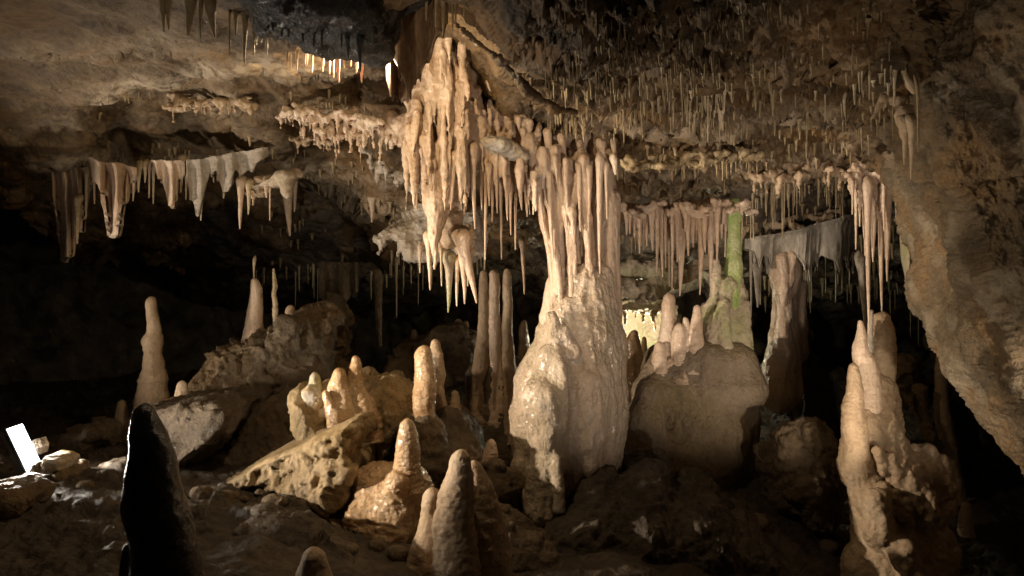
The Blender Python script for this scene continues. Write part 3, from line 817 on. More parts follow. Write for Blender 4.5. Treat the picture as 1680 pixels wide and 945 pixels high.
for i in range(64):
    t = rs.random()
    x = rs.uniform(664, 772); y = rs.uniform(70, 235) + abs(x - 722) * 0.25
    if y < 130: x = 700 + (x - 664) * 0.6
    L = rs.uniform(60, 150) * (1.1 if 690 < x < 760 else 0.8)
    L = min(L, 345 - y)
    r = rs.uniform(3.6, 7.6); dd = rs.uniform(4.62, 4.86); b = rs.uniform(-4, 7)
    pr.append(C(x - b * 0.3, y - 18, r * 0.45, x, y + 8, r, dd + 0.10, dd, k=0.03)); pr.append(C(x, y, r, x + b, y + L * 0.5, r * 0.78, dd, dd - 0.02, k=0.012)); pr.append(C(x + b, y + L * 0.5, r * 0.78, x + b * 1.3, y + L, r * 0.22, dd - 0.02, k=0.008))
for i in range(34):
    t = rs.random(); x = 768 + 118 * t; y = 235 + 62 * t + rs.uniform(-14, 12)
    L = rs.uniform(24, 62); r = rs.uniform(3.5, 7)
    pr.append(C(x, y, r, x + rs.uniform(-2, 5), y + L, r * 0.28, rs.uniform(4.74, 4.9), k=0.014))
for i in range(40):
    x = rs.uniform(762, 900); y = 165 + (x - 762) * 0.45 + rs.uniform(-20, 40); L = rs.uniform(18, 75); r = rs.uniform(2.8, 6)
    pr.append(C(x, y - 14, r * 0.6, x, y, r, rs.uniform(4.84, 5.0), 4.86, k=0.03)); pr.append(C(x, y, r, x + rs.uniform(-3, 5), y + L, r * 0.25, 4.86 + rs.uniform(-.05, .05), k=0.012))
pr += [C(775, 170, 14, 830, 215, 16, 5.0, k=0.06), C(830, 215, 15, 880, 245, 15, 5.02, k=0.06)]
for i in range(26):       # knobbly skin above the drapes
    x = rs.uniform(690, 800); y = 60 + (x - 690) * 0.8 + rs.uniform(-20, 70)
    pr.append(C(x, y, rs.uniform(3, 6), x + rs.uniform(-8, 8), y + rs.uniform(12, 34), rs.uniform(2, 5), rs.uniform(4.66, 4.82), k=0.02))
pr += [C(712, 250, 22, 716, 330, 22, 4.78, k=0.03), C(716, 330, 22, 712, 385, 9, 4.76, k=0.025), C(712, 385, 9, 713, 442, 2.2, 4.75, k=0.02), C(735, 300, 14, 722, 360, 10, 4.8, k=0.03)]
o = sdf_mesh('flowstone_drapery', pr, 0.0085, M['calcite'], lambda v, n: 0.014 * fbm(v * np.array([1, 1, 0.35], np.float32), 12, 3, 0.55, 1) + 0.010 * (0.45 - cells(v, 17)) + 0.005 * fbm(v, 40, 2))
recentre(o); tag(o, 'big mass of pink cream drapes and ribs hanging left of the column head', 'flowstone drapery')
o = sdf_mesh('flowstone_drapery', [E(826, 244, 26, 12, 4.76, k=0.05), E(806, 230, 18, 9, 4.74, k=0.05), E(850, 258, 16, 9, 4.78, k=0.04)] ,
             0.0085, M['whitegrey'], d_knob(0.9, 4))
recentre(o); tag(o, 'small white crystalline flowstone bulge above the column head', 'flowstone')

boulder('flowstone_apron', 'low dim flowstone apron at the left foot of the bottle-shaped column', [C(812, 848, 26, 835, 905, 44, 4.4, k=0.07), C(850, 866, 24, 880, 915, 44, 4.4, k=0.07), C(822, 872, 26, 840, 930, 46, 4.15, k=0.07), C(872, 896, 24, 890, 940, 46, 4.2, k=0.07), C(806, 772, 26, 806, 800, 36, 4.70, k=0.05), C(770, 785, 12, 850, 790, 22, 4.75, k=0.06), C(800, 770, 12, 780, 850, 40, 4.7, k=0.08), C(840, 800, 20, 830, 870, 40, 4.8, k=0.08)], M['boulder'], 0.011, disp=d_flow(1.2, 31, 1), cat='flowstone')  # front lumps added to keep left_spot light off the slope
boulder('flowstone_slope', 'dark brown flowstone slope rising from the floor against the right foot of the bottle-shaped column', [
    C(985, 800, 34, 960, 900, 70, 4.75, 4.5, k=0.12), C(1060, 785, 36, 1040, 900, 80, 4.9, 4.6, k=0.12), C(1140, 800, 34, 1130, 910, 80, 5.1, 4.7, k=0.12), C(1200, 850, 30, 1210, 940, 70, 5.1, 4.8, k=0.12), C(1010, 760, 16, 1080, 752, 18, 5.1, k=0.08), C(920, 880, 20, 900, 960, 50, 4.5, 4.3, k=0.1)],
    M['floor'], 0.013, disp=d_flow(1.6, 41, 1), cat='flowstone slope')
# two overlapping orange drapes at the top centre
dr = thing('orange_drapery', 'translucent orange brown stone drapery hanging beside the hidden roof lamp', 'drapery', tuple(P(665, 20, 3.6)))
o1 = curtain('fold', None, [(634, -30, 120), (640, -30, 158), (652, -30, 160), (668, -30, 165), (688, -30, 120), (700, -30, 60)], 3.62, M['orange'], (0.03, 0.012), 2.4, 0.05, teeth=(3, 10), seed=1, parent=dr)
o2 = curtain('fold', None, [(640, -30, 92), (655, -30, 118), (672, -30, 158), (692, -30, 120), (712, -30, 70), (735, -30, 40)], 3.42, M['orange'], (0.045, 0.02), 1.6, 0.07, teeth=(3, 14), seed=2.2, parent=dr)
for o in (o1, o2): o.location = Vector(o.location) - Vector(dr.location)

# dark wet rock shelf at the top
o = boulder('overhanging_rock', 'wet black rough rock shelf hanging low from the roof at the top of the view', [
    PL([(300, -200), (365, -40), (420, 26), (480, 60), (540, 74), (600, 84), (628, 70), (640, 0), (700, -60), (760, -200)], 3.0, 0.30, 0.16, 0.1, 0.35),
    E(585, 66, 20, 14, 2.9), E(455, 40, 26, 12, 2.9), E(520, 60, 30, 10, 2.95)], M['wet_dark'], 0.012, 0.9, 3, cat='rock shelf',
    disp=lambda v, n: 0.04 * ridged(v, 4, 4, 0.6) + 0.03 * (0.5 - cells(v, 9)) + 0.012 * fbm(v, 30, 3, 0.6))
# pale rock rib running from the top centre to the right
o = boulder('rock_rib', 'narrow pale veined rock rib crossing the dark roof above the column head', [
    C(738, 30, 1.5, 772, 62, 2, 3.62, 3.68, k=0.02), C(772, 62, 2, 822, 100, 2.5, 3.68, 3.78), C(822, 100, 2.5, 868, 152, 4, 3.78, 3.86), C(868, 152, 4, 905, 178, 5, 3.86, 3.9), C(905, 178, 4, 945, 184, 2, 3.9, 3.95),
    C(778, 20, 2, 838, 80, 3, 3.6, 3.72), C(838, 80, 3, 862, 150, 3, 3.72, 3.85), C(820, 100, 3, 850, 96, 2, 3.75)], M['ceiling'], 0.007, cat='rock rib', disp=lambda v, n: 0.022 * ridged(v, 9, 4, 0.65) + 0.012 * (0.5 - cells(v, 22)))
#cat='rock rib')
# the grey shelf behind the drapes, left-centre
o = boulder('rock_shelf', 'grey rough rock ledge sticking out behind the long central drapes', [
    PL([(618, 392), (640, 372), (690, 348), (740, 330), (790, 345), (790, 420), (760, 432), (730, 425), (700, 428), (672, 425), (650, 395), (632, 408), (622, 402)], 5.55, 0.22, 0.07, 0.0, 0.4),
    C(628, 395, 9, 622, 418, 3, 5.4), C(655, 395, 8, 653, 420, 3, 5.4)], M['grey'], 0.011, 0.8, 8, cat='rock ledge')
def d_kn(v, n): return 0.02 * fbm(v, 7, 3) + 0.02 * (0.45 - cells(v, 16))
o = boulder('flowstone', 'lumpy cream flowstone knob at the lower end of the central drapes', [
    E(745, 385, 22, 22, 4.98, k=0.03), E(765, 410, 16, 16, 5.0, k=0.03), E(722, 402, 18, 12, 5.02, k=0.03), E(770, 385, 10, 20, 4.95, k=0.03), E(735, 355, 26, 20, 5.0, k=0.04)], M['calcite_tan'], 0.008, disp=d_kn, cat='flowstone')

# ================================================================== HANGING STALACTITES (one by one)
ST = [  # px, root py, tip py, width px, material, distance (None = roof surface), lean px, group key
    (703, 392, 476, 12, 'calcite', 4.8, 2, 'd'), (736, 425, 513, 15, 'greenish', 5.0, 0, 'd'), (750, 432, 503, 8, 'calcite', 5.0, 0, 'd'), (760, 425, 499, 12, 'calcite', 4.95, 2, 'd'),
    (757, 392, 498, 22, 'calcite', 4.85, 24, 'd'), (724, 410, 470, 5, 'straw', 4.95, 0, 'd'), (689, 410, 448, 6, 'calcite', 5.2, 0, 'd'), (768, 425, 470, 5, 'straw', 5.0, 0, 'd'),
    (685, 215, 333, 12, 'calcite', 4.75, -3, 'e'), (698, 240, 338, 13, 'calcite', 4.74, 0, 'e'), (776, 245, 376, 12, 'calcite', 4.72, 2, 'e'), (764, 250, 352, 11, 'calcite', 4.8, -2, 'e'),
    (797, 262, 426, 8, 'calcite', 4.8, 0, 'e'), (822, 300, 426, 6, 'calcite', 5.0, 0, 'e'), (745, 260, 345, 12, 'calcite', 4.68, -6, 'e'), (757, 240, 330, 12, 'calcite', 4.66, -4, 'e'),
    (790, 270, 345, 8, 'calcite', 4.8, 0, 'e'), (808, 285, 365, 7, 'calcite', 4.82, 0, 'e'), (815, 285, 350, 7, 'calcite', 4.78, 0, 'e'), (838, 300, 386, 6, 'calcite', 4.86, 0, 'e'), (832, 300, 362, 8, 'calcite', 4.8, 0, 'e'),
    (846, 305, 410, 6, 'calcite', 4.9, 0, 'e'), (853, 300, 345, 9, 'calcite', 4.84, 2, 'e'), (864, 310, 356, 8, 'calcite', 4.85, 0, 'e'), (875, 312, 342, 7, 'calcite', 4.88, 0, 'e'), (802, 280, 338, 8, 'calcite', 4.76, 0, 'e'),
    (857, 400, 483, 8, 'calcite_tan', 5.5, 3, 'e'),
]
LAB = {'d': 'cream stalactite under the lumpy knob at the foot of the central drapes', 'e': 'cream stalactite along the lower rim of the central drapes left of the column'}
for (x, y0, y1, w, m, d, ln, g) in ST:
    stalactite(x, y0, y1, w, LAB[g], m, d=d, leanpx=ln, group={'d': 'stalactites below the lumpy knob', 'e': 'stalactites on the rim of the central drapes'}[g])

# left side
S1 = [(267, -20, 53, 16, 'two close yellowish stalactites hanging from the roof at the top left', 'g0'), (277, -20, 50, 13, 'two close yellowish stalactites hanging from the roof at the top left', 'g0'),
      (312, -20, 60, 26, 'thick yellowish cone stalactite at the top left beside a thin one', None), (330, -20, 64, 10, 'thin stalactite between two thick yellow cones at the top left', None),
      (344, -22, 64, 26, 'leaning thick yellow cone stalactite nearest the black rock shelf', None),
      (473, 286, 388, 22, 'long pointed cream stalactite under the pale green tuft on the left ledge', None), (484, 298, 348, 8, 'short thin stalactite right beside the long pointed one below the green tuft', None),
      (611, 328, 365, 12, 'single short pale stalactite at the lower tip of the brown roof bulge', None),
      (377, 5, 92, 6, 'thin cream stalactite in the row beside the black rock shelf', 'g1'), (402, 18, 104, 11, 'thin cream stalactite in the row beside the black rock shelf', 'g1'),
      (386, 10, 60, 9, 'thin cream stalactite in the row beside the black rock shelf', 'g1'), (416, 30, 92, 7, 'thin cream stalactite in the row beside the black rock shelf', 'g1'), (420, 32, 75, 7, 'thin cream stalactite in the row beside the black rock shelf', 'g1'),
      (437, 45, 90, 7, 'thin cream stalactite in the row beside the black rock shelf', 'g1'), (430, 40, 70, 6, 'thin cream stalactite in the row beside the black rock shelf', 'g1')]
for (x, y0, y1, w, lb, g) in S1:
    stalactite(x, y0, y1, w, lb, 'straw' if y1 < 110 else 'calcite', d=((2.95 if x < 360 else 3.05) if y1 < 110 else None), group={'g0': 'pair of yellow stalactites at the top left', 'g1': 'row of thin stalactites beside the black shelf'}.get(g), leanpx=(8 if x == 344 else 0))
# bright white stalactites next to the hidden lamp
for (x, y0, y1, w) in [(541, 80, 122, 7), (547, 80, 128, 7), (556, 78, 136, 9), (565, 84, 112, 5), (551, 82, 118, 5), (530, 82, 118, 6), (500, 76, 112, 6), (512, 78, 120, 6), (585, 84, 120, 7), (594, 84, 136, 8), (575, 84, 110, 5), (487, 70, 116, 7), (471, 60, 108, 6), (478, 64, 112, 6)]:
    br = 538 < x < 560
    stalactite(x, y0, y1, w, 'brilliant white lit stalactite near the hidden roof lamp' if br else 'small cream stalactite along the lower rim of the black rock shelf',
               'calcite', d=3.66 + 0.08 * math.sin(x), group='brilliant white stalactites by the roof lamp' if br else 'small stalactites under the black shelf')
for (x, y0, y1, w) in [(447, 20, 52, 8), (463, 28, 62, 6), (473, 30, 62, 6), (515, 45, 78, 7), (528, 50, 78, 5), (570, 45, 95, 12), (560, 40, 80, 6), (612, 40, 72, 7), (497, 40, 70, 6), (590, 70, 118, 9), (440, 10, 36, 6)]:
    stalactite(x, y0, y1, w, 'wet dark glinting stalactite on the face of the black rock shelf', 'wet_dark', d=2.78, group='dark stalactites on the black shelf')
for (x, y0, y1, w) in [(805, -20, 28, 9), (748, -20, 42, 8), (742, -20, 50, 7), (762, -20, 30, 9), (727, -10, 58, 10), (700, -20, 34, 7), (716, -20, 44, 8), (820, -20, 36, 7)]:
    stalactite(x, y0, y1, w, 'small dim stalactite at the top edge right of the orange drapery', 'straw_dark', d=3.25, group='dim stalactites right of the orange drapery')

rl = thing('roof_lamp', 'tiny glaring lamp bulb tucked under the black shelf beside the orange drapery', 'lamp', tuple(P(604, 100, 3.80)))
def ball_me(name, r, mat, sx=1.0):
    bm_ = bmesh.new(); bmesh.ops.create_uvsphere(bm_, u_segments=16, v_segments=10, radius=r)
    for v_ in bm_.verts: v_.co.x *= sx
    me_ = bpy.data.meshes.new(name); bm_.to_mesh(me_); bm_.free(); me_.materials.append(mat)
    return me_
obj('bulb', ball_me('bulb', 0.020, plain_mat('lit bulb', (0.9, 0.85, 0.7), 0.4, 0, 7, (1.0, 0.88, 0.68)), 0.6), rl)
obj('socket', box_me('socket', 0.03, 0.06, 0.03, plain_mat('lamp socket', (0.03, 0.03, 0.03), 0.5), 0.004, (0, 0.045, 0.0)), rl)
# curtains under the left ledge
curtain('stone_curtain', 'broad dim brown stone curtain at the far left end of the ledge', [(88, 272, 300), (98, 270, 372), (106, 272, 428), (118, 273, 424), (126, 275, 345), (134, 275, 380), (142, 276, 318), (152, 276, 300), (167, 278, 292)],
        5.75, M['calcite'], (0.07, 0.035), 3.5, 0.09, teeth=(5, 6), seed=3)
curtain('stone_curtain', 'wide pale curtain tapering to one blunt thick point under the left ledge', [(150, 258, 268), (163, 262, 300), (172, 266, 318), (181, 268, 384), (187, 268, 390), (193, 268, 386), (200, 269, 338), (208, 270, 316), (216, 272, 312), (226, 276, 286)],
        5.5, M['calcite'], (0.07, 0.05), 2.4, 0.09, teeth=(3, 3), seed=1.3)
curtain('stone_curtain', 'pale curtain with a leaning leg in the middle of the left ledge', [(252, 266, 276), (260, 265, 290), (268, 264, 300), (278, 264, 338), (286, 264, 342), (292, 264, 300), (304, 266, 286)],
        5.5, M['calcite'], (0.035, 0.02), 2.2, 0.03, teeth=(4, 4), seed=2)
curtain('stone_curtain', 'grey translucent scalloped curtain right of the leaning leg on the left ledge', [(306, 262, 290), (316, 262, 330), (326, 262, 352), (334, 262, 320), (344, 260, 286), (356, 258, 282), (366, 256, 318), (374, 254, 310), (386, 252, 280), (398, 250, 290), (420, 246, 270), (440, 242, 258)],
        5.5, M['grey'], (0.03, 0.015), 4.2, 0.03, teeth=(7, 10), seed=5)
for (x, y0, y1, w) in [(228, 274, 316, 8), (238, 272, 300, 6), (245, 272, 325, 4), (297, 266, 316, 9), (306, 266, 328, 6), (209, 290, 332, 5), (219, 290, 330, 6), (142, 280, 358, 6), (155, 280, 335, 5), (128, 330, 400, 9), (395, 300, 376, 11), (408, 305, 352, 8),
                       (437, 300, 325, 8), (443, 305, 362, 3), (330, 330, 362, 4), (368, 262, 326, 10), (252, 275, 335, 5), (350, 265, 300, 6), (380, 262, 300, 6), (392, 258, 296, 5)]:
    stalactite(x, y0, y1, w, 'small cream stalactite in the row of curtains under the left ledge', 'calcite' if x % 2 else 'straw', d=5.55, group='small stalactites among the left ledge curtains')
boulder('flowstone_tuft', 'pale green stained flowstone tuft above the long pointed stalactite on the left', [E(470, 288, 20, 10, 5.55, k=0.03), E(452, 300, 22, 9, 5.6, k=0.03), E(420, 308, 22, 8, 5.65, k=0.03), E(484, 284, 12, 8, 5.6, k=0.03), C(465, 290, 9, 472, 318, 6, 5.52, k=0.03)],
        M['greenish'], 0.008, disp=d_kn, cat='flowstone')
# rows of white drips on the brown roof (second ledge)
def crust_row(x0, x1, y, d, lb, n, seed, drop=(10, 34), mat='calcite', grp=None, yslope=0.0):
    rr = random.Random(seed); pr = []
    for i in range(n):
        x = x0 + (x1 - x0) * (i + rr.random()) / n; yy = y + (x - x0) * yslope + rr.uniform(-10, 10)
        dd = d + rr.uniform(-0.06, 0.06)
        L = rr.uniform(*drop) * (1 if rr.random() < 0.6 else 0.5); r = rr.uniform(2.2, 5.0)
        pr.append(C(x - rr.uniform(4, 12), yy + rr.uniform(-5, 5), rr.uniform(2, 5), x + rr.uniform(4, 12), yy + rr.uniform(-5, 5), rr.uniform(2, 6), dd, dd + rr.uniform(-.04, .06), k=0.03))
        pr.append(C(x, yy, r, x + rr.uniform(-3, 3), yy + L, 0.9, dd, k=0.012))
    o = sdf_mesh('dripstone_fringe', pr, 0.0085, M[mat], lambda v, n: 0.016 * fbm(v, 13, 4, 0.65, seed) + 0.006 * ridged(v, 40, 2))
    recentre(o); return tag(o, lb, 'dripstone', grp)
crust_row(462, 625, 182, 4.92, 'bright knobbly cream dripstone fringe across the ochre roof under the roof lamp', 34, 1, (14, 50), yslope=0.10)
crust_row(520, 610, 215, 4.98, 'lower ragged row of cream dripstone beneath the bright fringe', 16, 5, (14, 42), yslope=0.05)
crust_row(272, 410, 168, 4.88, 'short pale dripstone fringe on the upper left roof ledge', 20, 2, (8, 36), mat='calcite_tan')
crust_row(400, 445, 305, 5.6, 'little dripping fringe left of the green tuft', 8, 3, (8, 24), mat='calcite_tan')
crust_row(485, 545, 235, 5.2, 'faint dripstone scraps low on the ochre roof', 7, 9, (8, 22), mat='calcite_tan')
crust_row(620, 700, 205, 5.05, 'knobbly cream crust joining the ochre roof to the central drapes', 16, 12, (10, 60), yslope=0.2)
crust_row(300, 640, 100, 4.55, 'thin bright drip line below the black rock shelf', 26, 19, (6, 22), mat='calcite_tan', yslope=-0.03)
crust_row(600, 700, 250, 5.3, 'grey speckled crust behind the left edge of the central drapes', 14, 22, (10, 40), mat='grey', yslope=0.7)
# crusts on the right roof: irregular hanging drip clumps
for i, (x0, x1, y, d, mt, sl) in enumerate([(1070, 1190, 160, 3.9, 'calcite_tan', 0.10), (1010, 1120, 150, 3.9, 'straw_dark', 0.0), (980, 1130, 50, 3.25, 'straw_dark', -0.1), (1275, 1310, 108, 3.7, 'calcite_tan', -0.1),
                                           (1210, 1260, 20, 3.1, 'calcite_tan', 0), (1380, 1440, 120, 3.9, 'straw_dark', -0.1), (1300, 1400, 92, 3.75, 'calcite_tan', -0.45)]):
    crust_row(x0, x1, y, d, ['pale drip cluster low on the dark right roof', 'brown drip cluster left of the pale roof cluster', 'brown drip cluster high on the dark roof', 'small pale drip clump in the middle of the right roof',
                             'pale drip clump at the very top of the right roof', 'yellow brown drip clump near the right wall', 'thin pale drip line slanting up toward the right wall'][i], 14 if x1 - x0 > 60 else 7, 30 + i, (5, 24), mat=mt, yslope=sl)
crust_row(1235, 1415, 292, 4.95, 'ragged cream drip ledge left of the long needle stalactites', 26, 41, (8, 34), mat='calcite_tan', yslope=-0.12)
crust_row(1020, 1240, 268, 4.6, 'upper ribbed drip line of the roof right of the column', 24, 44, (5, 20), mat='straw_dark', yslope=-0.05)
crust_row(1015, 1235, 340, 5.3, 'cream drip lip above the bright stalactite fringe right of the column', 24, 47, (6, 24), mat='calcite')

# fringe between the column and the green column
S2 = [(1028, 345, 386, 8), (1034, 345, 384, 6), (1040, 345, 390, 7), (1050, 348, 416, 8), (1056, 346, 410, 5), (1062, 346, 404, 8), (1070, 345, 412, 10), (1078, 345, 448, 7), (1086, 345, 455, 9), (1091, 345, 440, 6),
      (1098, 345, 470, 5), (1103, 345, 478, 6), (1117, 342, 486, 17), (1110, 345, 430, 10), (1128, 342, 420, 9), (1136, 342, 406, 13), (1142, 342, 396, 8), (1150, 342, 484, 13), (1156, 342, 415, 11), (1165, 340, 462, 17), (1176, 340, 430, 9), (1184, 340, 392, 10), (1190, 340, 422, 5), (1045, 345, 375, 6), (1124, 345, 380, 9), (1171, 342, 400, 7)]
for (x, y0, y1, w) in S2:
    big = w >= 13
    stalactite(x, y0, y1, w * 1.15, {1117: 'thick blunt cream stalactite in the middle of the bright fringe', 1136: 'short stout cone just right of the thick blunt stalactite', 1150: 'long slim leaning stalactite between two thicker ones of the bright fringe',
                              1165: 'longest cream stalactite, reaching the stalagmite beside the green column'}.get(x, 'cream needle stalactite in the bright fringe right of the column'),
               'calcite', d=5.38 + 0.05 * math.sin(x * 3), group=None if big else 'needle stalactites of the bright fringe')
curtain('stone_curtain', 'cream scalloped lip curtain behind the bright fringe right of the column', [(1068, 338, 372), (1090, 338, 390), (1110, 338, 384), (1130, 336, 374), (1150, 336, 380), (1172, 334, 380), (1194, 332, 366)], 5.45, M['calcite'], (0.05, 0.02), 6, 0.04, teeth=(10, 20), seed=7)
# curtains behind, right
curtain('stone_curtain', 'grey scalloped stone curtain spanning above the pink column', [(1222, 392, 410), (1245, 388, 425), (1270, 384, 425), (1290, 380, 418), (1318, 374, 425), (1326, 372, 448), (1340, 366, 420), (1356, 362, 428), (1372, 358, 436), (1390, 352, 422), (1402, 350, 440)],
        6.65, M['curtain'], (0.07, 0.02), 2.6, 0.05, teeth=(7, 24), seed=4)
for (x, y0, y1, w) in [(1326, 420, 450, 8), (1372, 420, 444, 9), (1400, 420, 450, 8), (1238, 410, 440, 8), (1258, 415, 450, 8), (1232, 400, 520, 5), (1247, 400, 500, 5), (1242, 440, 505, 12)]:
    stalactite(x, y0, y1, w, 'small grey stalactite on the scalloped curtain over the pink column', 'grey', d=6.68, group='small stalactites of the grey curtain')
crust_row(1215, 1410, 378, 6.75, 'pale dripping crust from which the grey scalloped curtain hangs', 18, 71, (8, 26), mat='calcite_tan', yslope=-0.16)
# long needles at the right
S3 = [(1424, 300, 548, 11, 'very long straight pale needle stalactite running down to the right stalagmite'), (1446, 262, 512, 13, 'very long stalactite ending above the flat-topped right stalagmite'), (1434, 280, 430, 15, 'thick tapering stalactite between the two very long right needles'),
      (1457, 282, 462, 13, 'tapering stalactite at the right end of the long needles'), (1404, 300, 410, 6, None), (1411, 300, 372, 5, None), (1417, 300, 392, 6, None), (1399, 300, 352, 5, None), (1428, 280, 350, 9, None), (1440, 270, 360, 9, None),
      (1450, 268, 380, 9, None), (1415, 430, 428, 6, None), (1452, 300, 425, 8, None), (1420, 300, 420, 7, None), (1461, 300, 360, 6, None), (1414, 300, 340, 9, None)]
for (x, y0, y1, w, lb) in S3:
    if y1 - y0 < 5: continue
    stalactite(x, y0, y1, w * 1.1, lb or 'cream needle in the tight bundle above the right stalagmite', 'calcite', d=4.9 + 0.06 * math.sin(x), group=None if lb else 'needle bundle above the right stalagmite', flare=1.7)
crust_row(1396, 1466, 280, 4.92, 'cream flowstone root from which the long right needles hang', 16, 55, (30, 90), mat='calcite', yslope=-0.1)
stalactite(1411, 425, 570, 12, 'slim grey cone stalactite left of the longest right needle', 'grey', d=5.6, leanpx=12)
# pair hanging from the right wall
boulder('flowstone', 'pale rounded flowstone head hanging off the right wall', [E(1483, 184, 10, 12, 3.35, k=0.02), E(1474, 165, 12, 10, 3.4, k=0.02), C(1480, 190, 11, 1486, 225, 7, 3.35, k=0.02), C(1492, 180, 8, 1496, 230, 7, 3.35, k=0.02), C(1470, 95, 5, 1498, 150, 6, 3.3, k=0.02), C(1462, 88, 4, 1480, 108, 6, 3.3), C(1450, 160, 7, 1430, 195, 2, 3.5, k=0.02), C(1474, 160, 9, 1450, 162, 7, 3.45, k=0.02)], M['calcite_tan'], 0.006, disp=lambda v, n: 0.006 * fbm(v, 20, 3), cat='flowstone')
stalactite(1485, 205, 271, 12, 'shorter of the two pointed cones hanging off the right wall', 'calcite_tan', d=3.32)
stalactite(1496, 205, 295, 13, 'longer of the two pointed cones hanging off the right wall', 'calcite_tan', d=3.3)
stalactite(1506, 140, 250, 5, 'thin straw in front of the right wall beside the two cones', 'straw_dark', d=3.2)
curtain('stone_curtain', 'narrow pale green curtain hanging behind the dark edge of the right wall', [(1478, 380, 400), (1486, 360, 460), (1494, 350, 462), (1503, 360, 468), (1512, 380, 440), (1520, 400, 430)], 5.2, M['greenish'], (0.03, 0.02), 1.2, 0.08, teeth=(2, 6), seed=2)
for (x, y0, y1, w, d) in [(1508, 440, 480, 12, 5.2), (1528, 420, 470, 9, 5.0), (1522, 425, 462, 6, 5.0), (1533, 440, 520, 8, 5.4), (1545, 500, 560, 9, 6.0), (1555, 480, 540, 8, 6.0), (1470, 310, 360, 5, 4.8), (1476, 330, 378, 5, 4.9), (1488, 340, 400, 7, 5.0)]:
    stalactite(x, y0, y1, w, 'dim stalactite in the gap between the right needles and the right wall', 'grey', d=d, group='dim stalactites beside the right wall')

# ================================================================== STANDING GROUPS
# left
stalagmite('stalagmite', 'slim beige ringed stalagmite standing alone on the dark left side', [(249, 486, 7), (249, 500, 8.5), (251, 530, 10), (251, 548, 12), (250, 553, 17), (251, 575, 14), (251, 600, 16), (250, 625, 22), (249, 660, 26), (248, 700, 30)], 5.8, M['calcite_tan'], 0.10, 0.07, sink=0.3)
stalagmite('stalagmite', 'tall tapering pinkish stalagmite on the cracked left boulder', [(417, 456, 6), (419, 475, 10), (419, 500, 11.5), (419, 530, 13.5), (416, 555, 17), (411, 580, 26), (406, 610, 40)], 6.2, M['calcite'], 0.08, 0.05, sink=0.1)
stalagmite('stalagmite', 'short stub stalagmite right of the two slender ones on the left boulder', [(477, 500, 6.5), (477, 512, 8), (476, 530, 9), (472, 545, 16), (466, 560, 26)], 6.15, M['calcite_tan'], 0.08, 0.04, sink=0.08)
stalagmite('stone_column', 'thin crooked column between the tall stalagmite and the stub on the left boulder', [(449, 440, 2), (450, 455, 2.6), (451, 470, 4), (449, 482, 3.5), (453, 500, 4.5), (452, 515, 5), (453, 545, 4.5), (453, 575, 7)], 6.2, M['straw'], 0.2, 0.12, sink=0.05, cat='column')
stalactite(417, 430, 458, 4, 'tiny straw touching the top of the tall left stalagmite', 'straw', d=6.2)
boulder('boulder', 'cracked brown boulder carrying the tall left stalagmite, its top smooth with flowstone', [
    PL([(352, 640), (372, 590), (400, 560), (440, 548), (480, 535), (500, 512), (535, 500), (556, 520), (552, 560), (548, 610), (540, 660), (515, 720), (470, 740), (420, 720), (380, 660)], 6.3, 0.45, 0.08, 0.25, 0.45),
    C(411, 575, 20, 385, 640, 44, 6.1, k=0.12), C(470, 545, 14, 440, 610, 34, 6.0, k=0.1)], M['boulder'], 0.015, 1.25, 1)
boulder('boulder', 'flat-topped brown slab boulder in front of the slim beige stalagmite', [
    PL([(264, 672), (290, 658), (340, 650), (395, 644), (418, 656), (414, 680), (386, 706), (346, 738), (315, 756), (290, 735), (268, 700)], 5.35, 0.55, 0.05, -0.25, 0.45)], M['darkrock2'], 0.014, 0.7, 6)
stalagmite('stalagmite', 'tiny pale knob stalagmite on the back edge of the flat-topped slab', [(299, 624, 5), (299, 632, 8), (299, 645, 11)], 5.5, M['calcite_tan'], 0.1, 0.03, sink=0.05)
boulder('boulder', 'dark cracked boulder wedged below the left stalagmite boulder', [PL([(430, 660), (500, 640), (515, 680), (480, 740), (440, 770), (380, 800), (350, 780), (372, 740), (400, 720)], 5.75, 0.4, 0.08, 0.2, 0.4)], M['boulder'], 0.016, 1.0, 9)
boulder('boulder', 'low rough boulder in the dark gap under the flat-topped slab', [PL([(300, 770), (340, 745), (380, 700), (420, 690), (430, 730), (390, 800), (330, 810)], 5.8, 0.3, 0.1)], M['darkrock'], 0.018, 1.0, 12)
# centre-left rocks
boulder('boulder', 'knobbly gold and chalk white flowstone boulder behind the pitted slab', [
    PL([(500, 690), (496, 640), (508, 622), (530, 636), (548, 622), (570, 640), (590, 620), (612, 640), (640, 630), (668, 640), (676, 690), (640, 730), (560, 730), (520, 720)], 5.1, 0.32, 0.12, 0.25, 0.4, k=0.08)],
    M['pitted'], 0.012, 0.8, 2)
boulder('flowstone_crust', 'chalk white crust on the left face of the gold flowstone boulder', [PL([(497, 640), (512, 628), (534, 640), (552, 668), (548, 700), (520, 704), (502, 672)], 4.86, 0.10, 0.05, 0.2, 0.1)], M['whitegrey'], 0.009, 0.35, 4, cat='flowstone')
stalagmite('stalagmite', 'pale stub at the left end of the gold flowstone boulder', [(516, 610, 5), (516, 618, 8), (515, 632, 11), (514, 655, 15)], 4.85, M['greenish'], 0.15, 0.04, sink=0.08)
stalagmite('stalagmite', 'middle gold peak of the three on the gold flowstone boulder', [(556, 603, 6), (556, 614, 10), (557, 632, 15), (560, 655, 22), (564, 700, 30)], 4.80, M['calcite_gold'], 0.2, 0.06, sink=0.08)
stalagmite('stalagmite', 'tallest of the three peaks on the gold flowstone boulder', [(583, 583, 6), (583, 596, 9), (584, 612, 11), (583, 632, 14), (590, 655, 22), (598, 700, 34)], 4.85, M['calcite_gold'], 0.14, 0.05, sink=0.08)
